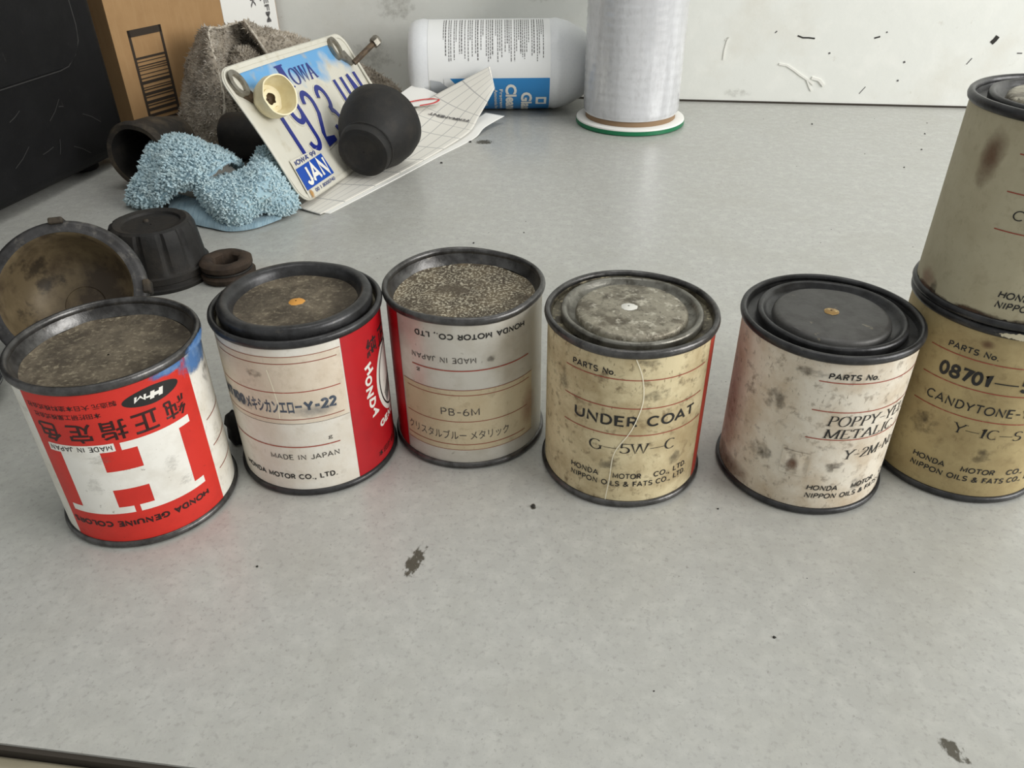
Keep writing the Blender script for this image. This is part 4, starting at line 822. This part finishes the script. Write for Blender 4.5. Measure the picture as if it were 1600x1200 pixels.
def sheet_print(Vv, Ff):
    rows = [spline(r, 80) for r in SH]; cols = {}
    out = []
    for a, b_ in Vv:
        i = max(0, min(80, int(b_ * 80)))
        if i not in cols: cols[i] = spline([r[i] for r in rows], 200)
        x = max(0, min(.9999, a)) * 200; k = int(x); f = x - k
        p = Vector(cols[i][k]) * (1 - f) + Vector(cols[i][k + 1]) * f
        out.append(p - og + Vector((0, -.0003, .0007)))
    return out
mesh_obj('lettering', sheet_print([(.66 + .10 * (.85 - (a - .5) * 2.6) - (b_ - .1) * .45, .85 - (a - .5) * 2.6) for a, b_ in Vv], Ff), Ff, M['print_grey'], t)

def licence_plate():
    t = thing('licence_plate', 'small bent IOWA licence plate with blue embossed characters', 'licence plate', (-.1293, .4752, .0045))
    X, Y, Z = (.2574, .9655, -.0397), (-.4963, .1673, .8519), (.8291, -.1996, .5223)
    t.matrix_world = Matrix(((X[0], Y[0], Z[0], -.1293), (X[1], Y[1], Z[1], .4752), (X[2], Y[2], Z[2], .0050), (0, 0, 0, 1)))
    W, Hh = .1757, .0905
    def warp(x, y): # the metal is a little bent
        return .0022 * math.sin(x * 26 + .6) * (y / Hh) + .0016 * math.sin(y * 40) * math.cos(x * 18)
    nx, ny = 60, 32; V, F, ok = [], [], {}
    r = .012
    for j in range(ny + 1):
        for i in range(nx + 1):
            x, y = W * i / nx, Hh * j / ny
            cx = min(max(x, r), W - r); cy = min(max(y, r), Hh - r); dx, dy = x - cx, y - cy; L = math.hypot(dx, dy)
            if dx and dy:
                m_ = max(abs(dx), abs(dy)); f = m_ / L; x, y = cx + dx * f, cy + dy * f
            V.append((x, y, warp(x, y)))
    for j in range(ny):
        for i in range(nx): k = j * (nx + 1) + i; F.append((k, k + 1, k + nx + 2, k + nx + 1))
    pl = mesh_obj('plate_sheet', V, F, M['plate'], t, smooth=0); sd = pl.modifiers.new('s', 'SOLIDIFY'); sd.thickness = .0009; sd.offset = -1
    def flat(name, VF, m, h0, h1=None, parent=t, k=.001):
        Vv, Ff = slice2d(VF[0], VF[1], 3.0)
        P = [(x * k, y * k) for x, y in Vv]; n = len(P); 
        if h1 is None: return mesh_obj(name, [(x, y, warp(x, y) + h0) for x, y in P], Ff, m, parent)
        ed = {}
        for f in Ff:
            for a, b_ in zip(f, f[1:] + f[:1]): ed[(a, b_)] = 1
        FF = [tuple(n + i for i in f) for f in Ff] + [(a, b_, n + b_, n + a) for (a, b_) in ed if (b_, a) not in ed]
        return mesh_obj(name, [(x, y, warp(x, y) - .0002) for x, y in P] + [(x, y, warp(x, y) + h1) for x, y in P], FF, m, parent)
    # pressed border
    P1 = rrect(.8, 174.9, .8, 89.7, 11.5); P2 = rrect(3.4, 172.3, 3.4, 87.1, 9)
    n = len(P1); flat('border_rib', (P1 + P2, [(i, (i + 1) % n, n + (i + 1) % n, n + i) for i in range(n)]), M['plate_white'], 0, .0006)
    flat('top_band', rect(12, 164, 84.4, 87.2), M['plate_white'], .0003)
    flat('lettering', fit2d(serif2d('I', thick=.26, thin=.06, ser=.2), 57, 67.5, 65.2, 16.5, True), M['plate_ink'], .0004)
    flat('lettering', fit2d(serif2d('OWA', thick=.16, thin=.05), 69, 106, 66.2, 11.2, True), M['plate_ink'], .0004)
    DG = {'1': [[(7.5, 0), (7.5, 36)]], '9': [A(7.5, 27.5, 6, 8, 0, 360, 24), [(13.5, 27.5), (13.5, 8)] + A(7.5, 7.5, 6, 7, 0, -165)],
          '2': [A(7.5, 27.5, 6, 8, 170, -10) + [(12, 20), (2.5, 7), (1.5, 1), (14, 1)]], '3': [A(7.5, 27.5, 6, 8, 170, -80) + A(7.5, 9.5, 6.4, 9, 80, -170)],
          'U': [[(1.5, 36), (1.5, 8)] + A(7.5, 7.5, 6, 7, 180, 360) + [(13.5, 36)]], 'N': [[(1.5, 0), (1.5, 36)], [(1.5, 36), (13.5, 0)], [(13.5, 0), (13.5, 36)]]}
    for ch, x in (('1', 22), ('9', 41), ('2', 62.5), ('3', 85.5), ('U', 121.5), ('N', 145)):
        for P in DG[ch]:
            P = [(x + a, 24.5 + b_) for a, b_ in P]
            flat('embossed_character', ribbon2d(P, lambda d: 5.6), M['plate_white'], 0, .0005)
            flat('embossed_character', ribbon2d(P, lambda d: 3.7), M['plate_ink'], 0, .0010)
    st = flat('sticker', polyshape([(8, 1.8), (48, 4.4), (46, 25.5), (9.5, 26.6)]), M['plate_white'], .0010)
    flat('blue_field', polyshape([(9.6, 6.2), (48.4, 6.6), (46.6, 21.4), (10.2, 20.6)]), M['sticker_blue'], .00125, parent=st)
    flat('lettering', fit2d(sans2d('JAN', .2), 14.5, 45.5, 7.4, 12.8, True), M['white_print'], .0015, parent=st)
    flat('lettering', fit2d(sans2d('IOWA 99', .2), 13, 41, 22.1, 3.2, True), M['sticker_ink'], .00125, parent=st)
    flat('lettering', fit2d(text2d('00 1 8000740', .01), 18, 46, 2.6, 2.4), M['sticker_ink'], .00125, parent=st)
    soft_patch('rust_spot', .012, .003, .004, .006, M['plate_dirt'], lambda a, b_: (a, b_, warp(a, b_) + .0016), st)
    # corner fasteners: bent metal tabs around the slots
    for k, (x, y) in enumerate(((9.5, 79), (151, 80))):
        tab = flat('metal_tab', (ringshape(x, y, 6.6, 8.6, 3.0, 28)), M['zinc'], 0, .0030)
        flat('slot', ellipse(x, y, 4.2, 6.2, 24), M['plate_white'], .0008, parent=tab)
        flat('tab_tail', polyshape([(x - 3 + k * 3, y - 7.2), (x + 5 + k * 5, y - 3.2), (x + 9 + k * 6, y - 13), (x + 5 + k * 7, y - 15)]), M['zinc' if k else 'rusty'], 0, .0022, parent=tab)
    # bolt standing at the right-hand fastener
    m_ = axis_matrix((.1605, .0655, .002), (.66, .20, .66))
    V, F = lathe([(.0004, 0), (.0022, 0), (.0022, .024), (.0018, .026), (.0004, .026)], 16); bo = mesh_obj('bolt', xf(V, m_), F, M['rusty'], t, smooth=40)
    V, F = lathe([(.0020, .022), (.0042, .022), (.0044, .0260), (.0034, .0280), (.0004, .0282)], 6); mesh_obj('bolt_head', xf(V, m_), F, M['zinc'], bo)
    # cream cup pushed on the left-hand fastener
    m_ = axis_matrix((.0235, .0640, .004), (-.36, -.16, .90))
    V, F = lathe([(.0004, 0), (.0085, 0), (.0108, .003), (.0126, .010), (.0122, .0165), (.0114, .0165), (.0112, .011), (.0085, .0045), (.0060, .0040), (.0056, .0060), (.0034, .0060)], 44, wob=.0008, ws=60); cp = mesh_obj('cream_cup', xf(V, m_), F, M['cream_rubber'], t, smooth=50)
    V, F = lathe([(.0036, .0060), (.0030, .0035), (.0004, .0030)], 24); mesh_obj('dark_hole', xf(V, m_), F, M['cream_hole'], cp, smooth=0)
licence_plate()

# ------------------------------------------------------------------ glass cleaner bottle lying against the wall
def bottle():
    t = thing('spray_bottle', 'white glass cleaner bottle with blue label lying along the wall', 'bottle', (-.084, .7205, 0))
    R0 = .0365; m_ = Matrix.Translation((0, 0, R0 + .0003)) @ Matrix.Rotation(PI / 2, 4, 'Y')
    V, F = lathe([(.0004, .002), (.020, .002), (.028, .0), (.0330, .0015), (.0355, .006), (R0, .012), (R0 - .0006, .016), (R0 - .0006, .120), (R0, .123), (R0 - .0006, .126), (.0340, .134), (.0270, .147), (.0190, .156), (.0125, .160), (.0115, .163)], 72)
    mesh_obj('bottle_body', xf(V, m_), F, M['bottle'], t, smooth=60)
    V, F = lathe([(.0115, .160), (.0128, .161), (.0128, .170), (.0110, .171), (.0004, .171)], 36); mesh_obj('cap', xf(V, m_), F, M['white_paper'], t, smooth=40)
    # label: x along the bottle, angle 0 faces the camera, +v is up
    def bp(x, v, off):
        a = v / R0; return (x, -(R0 - .0006 + off) * math.cos(a), R0 + .0003 + (R0 - .0006 + off) * math.sin(a))
    def sheet(name, x0, x1, v0, v1, m, off, parent, n=24):
        V = []; F = []
        for i in range(n + 1):
            v = v0 + (v1 - v0) * i / n; V += [bp(x0, v, off), bp(x1, v, off)]
            if i: k = 2 * i; F.append((k - 2, k - 1, k + 1, k))
        return mesh_obj(name, V, F, m, parent, smooth=0)
    lb = sheet('paper_label', .0175, .1185, -.052, .056, M['bottle_label'], .0002, t, 40)
    sheet('blue_panel', .031, .1180, -.051, -.0035, M['bottle_blue'], .0004, lb)
    def tri(name, P, m, off):
        Vv, Ff = P, [tuple(range(len(P)))]; Vv, Ff = slice2d([(b_ * 1000, a * 1000) for a, b_ in Vv], Ff, 2.0)
        return mesh_obj(name, [bp(b_ / 1000, a / 1000, off) for a, b_ in Vv], Ff, m, lb, smooth=0)
    tri('white_chevron', [(.0300, -.0035), (.0350, -.0035), (.0520, -.022), (.030, -.040), (.0300, -.051)], M['bottle_label'], .0005)
    tri('grey_chevron', [(.0185, -.0045), (.0270, -.0060), (.0460, -.022), (.0300, -.036), (.0185, -.022)], M['bottle_grey'], .0006)
    def down(s, x, v, size, ln, m, bold=0.02, off=.0007):        # reads down the bottle, tops of letters toward the cap
        Vv, Ff = fit2d(text2d(s, bold), 0, ln * 1000, 0, size * 1000); Vv, Ff = slice2d(Vv, Ff, 2.0)
        mesh_obj('lettering', [bp(x + b_ / 1000, v - a / 1000, off) for a, b_ in Vv], [f[::-1] for f in Ff], m, lb)
    down('Glass', .0945, -.016, .0088, .032, M['white_print'], .04); down('Cleaner', .0815, -.0085, .0088, .044, M['white_print'], .04)
    down('Fragrance', .076, -.013, .0028, .026, M['white_print']); down('Ammonia free', .0715, -.013, .0028, .028, M['white_print']); down('Net cont.', .064, -.016, .0026, .018, M['white_print'])
    sheet('panel_logo', .1065, .1155, -.031, -.0215, M['white_print'], .0006, lb, 6); sheet('panel_mark', .1085, .1135, -.0285, -.0235, M['bottle_blue'], .0008, lb, 6)
    # columns of small print reading down the bottle
    rn = random.Random(3); V, F = [], []
    x = .0275
    for i in range(42):
        if i % rn.choice((2, 3, 4)) == 0: x += .0011
        x += .00165
        if x > .1160: break
        top = .053; ln = rn.uniform(.034, .045) if i % 5 else rn.uniform(.018, .03); v = top
        while v > top - ln:
            w = rn.uniform(.0012, .0032); k = len(V); h = .00085 if i % 6 == 1 else .0006
            v1 = max(v - w, top - ln); V += [bp(x, v, .0004), bp(x + h, v, .0004), bp(x + h, v1, .0004), bp(x, v1, .0004)]; F.append((k, k + 3, k + 2, k + 1)); v -= w + .0007
    o = mesh_obj('small_print', V, F, M['print_grey'], lb); o['kind'] = 'stuff'
bottle()
# ------------------------------------------------------------------ spool of clear film
t = thing('film_spool', 'tall spool of clear plastic film on a green-edged base', 'spool', (.1011, .6745, 0))
V, F = lathe([(.0004, 0), (.0440, 0), (.0450, .0008), (.0450, .0036), (.0440, .0040)], 96); mesh_obj('base_flange', V, F, M['green'], t, smooth=40)
V, F = lathe([(.0448, .0038), (.0445, .0048), (.0435, .0052), (.0004, .0052)], 96); mesh_obj('base_cover', V, F, M['white_paper'], t, smooth=40)
V, F = lathe([(.0372, .005), (.0372, .0105)], 72); mesh_obj('core', V, F, M['core'], t, smooth=40)
V, F = [], []; n, m_ = 140, 60
for i in range(n):
    a = 2 * PI * i / n
    for j in range(m_):
        z = .0095 + .115 * j / (m_ - 1); r = .0393 + .00022 * nz(a * 3, z * 40, 0, 1) + .00015 * math.sin(z * 900 + nz(a, z * 20, 0, 1) * 3)
        if j == 0: r -= .0012
        V.append((r * math.cos(a), r * math.sin(a), z))
for i in range(n):
    for j in range(m_ - 1): F.append((i * m_ + j, ((i + 1) % n) * m_ + j, ((i + 1) % n) * m_ + j + 1, i * m_ + j + 1))
mesh_obj('film_roll', V, F, M['film'], t, smooth=0)
V, F = lathe([(.0004, .1300), (.0440, .1300), (.0450, .1292), (.0450, .1258), (.0440, .1250), (.0004, .1250)], 72); mesh_obj('top_flange', V, F, M['green'], t, smooth=40)
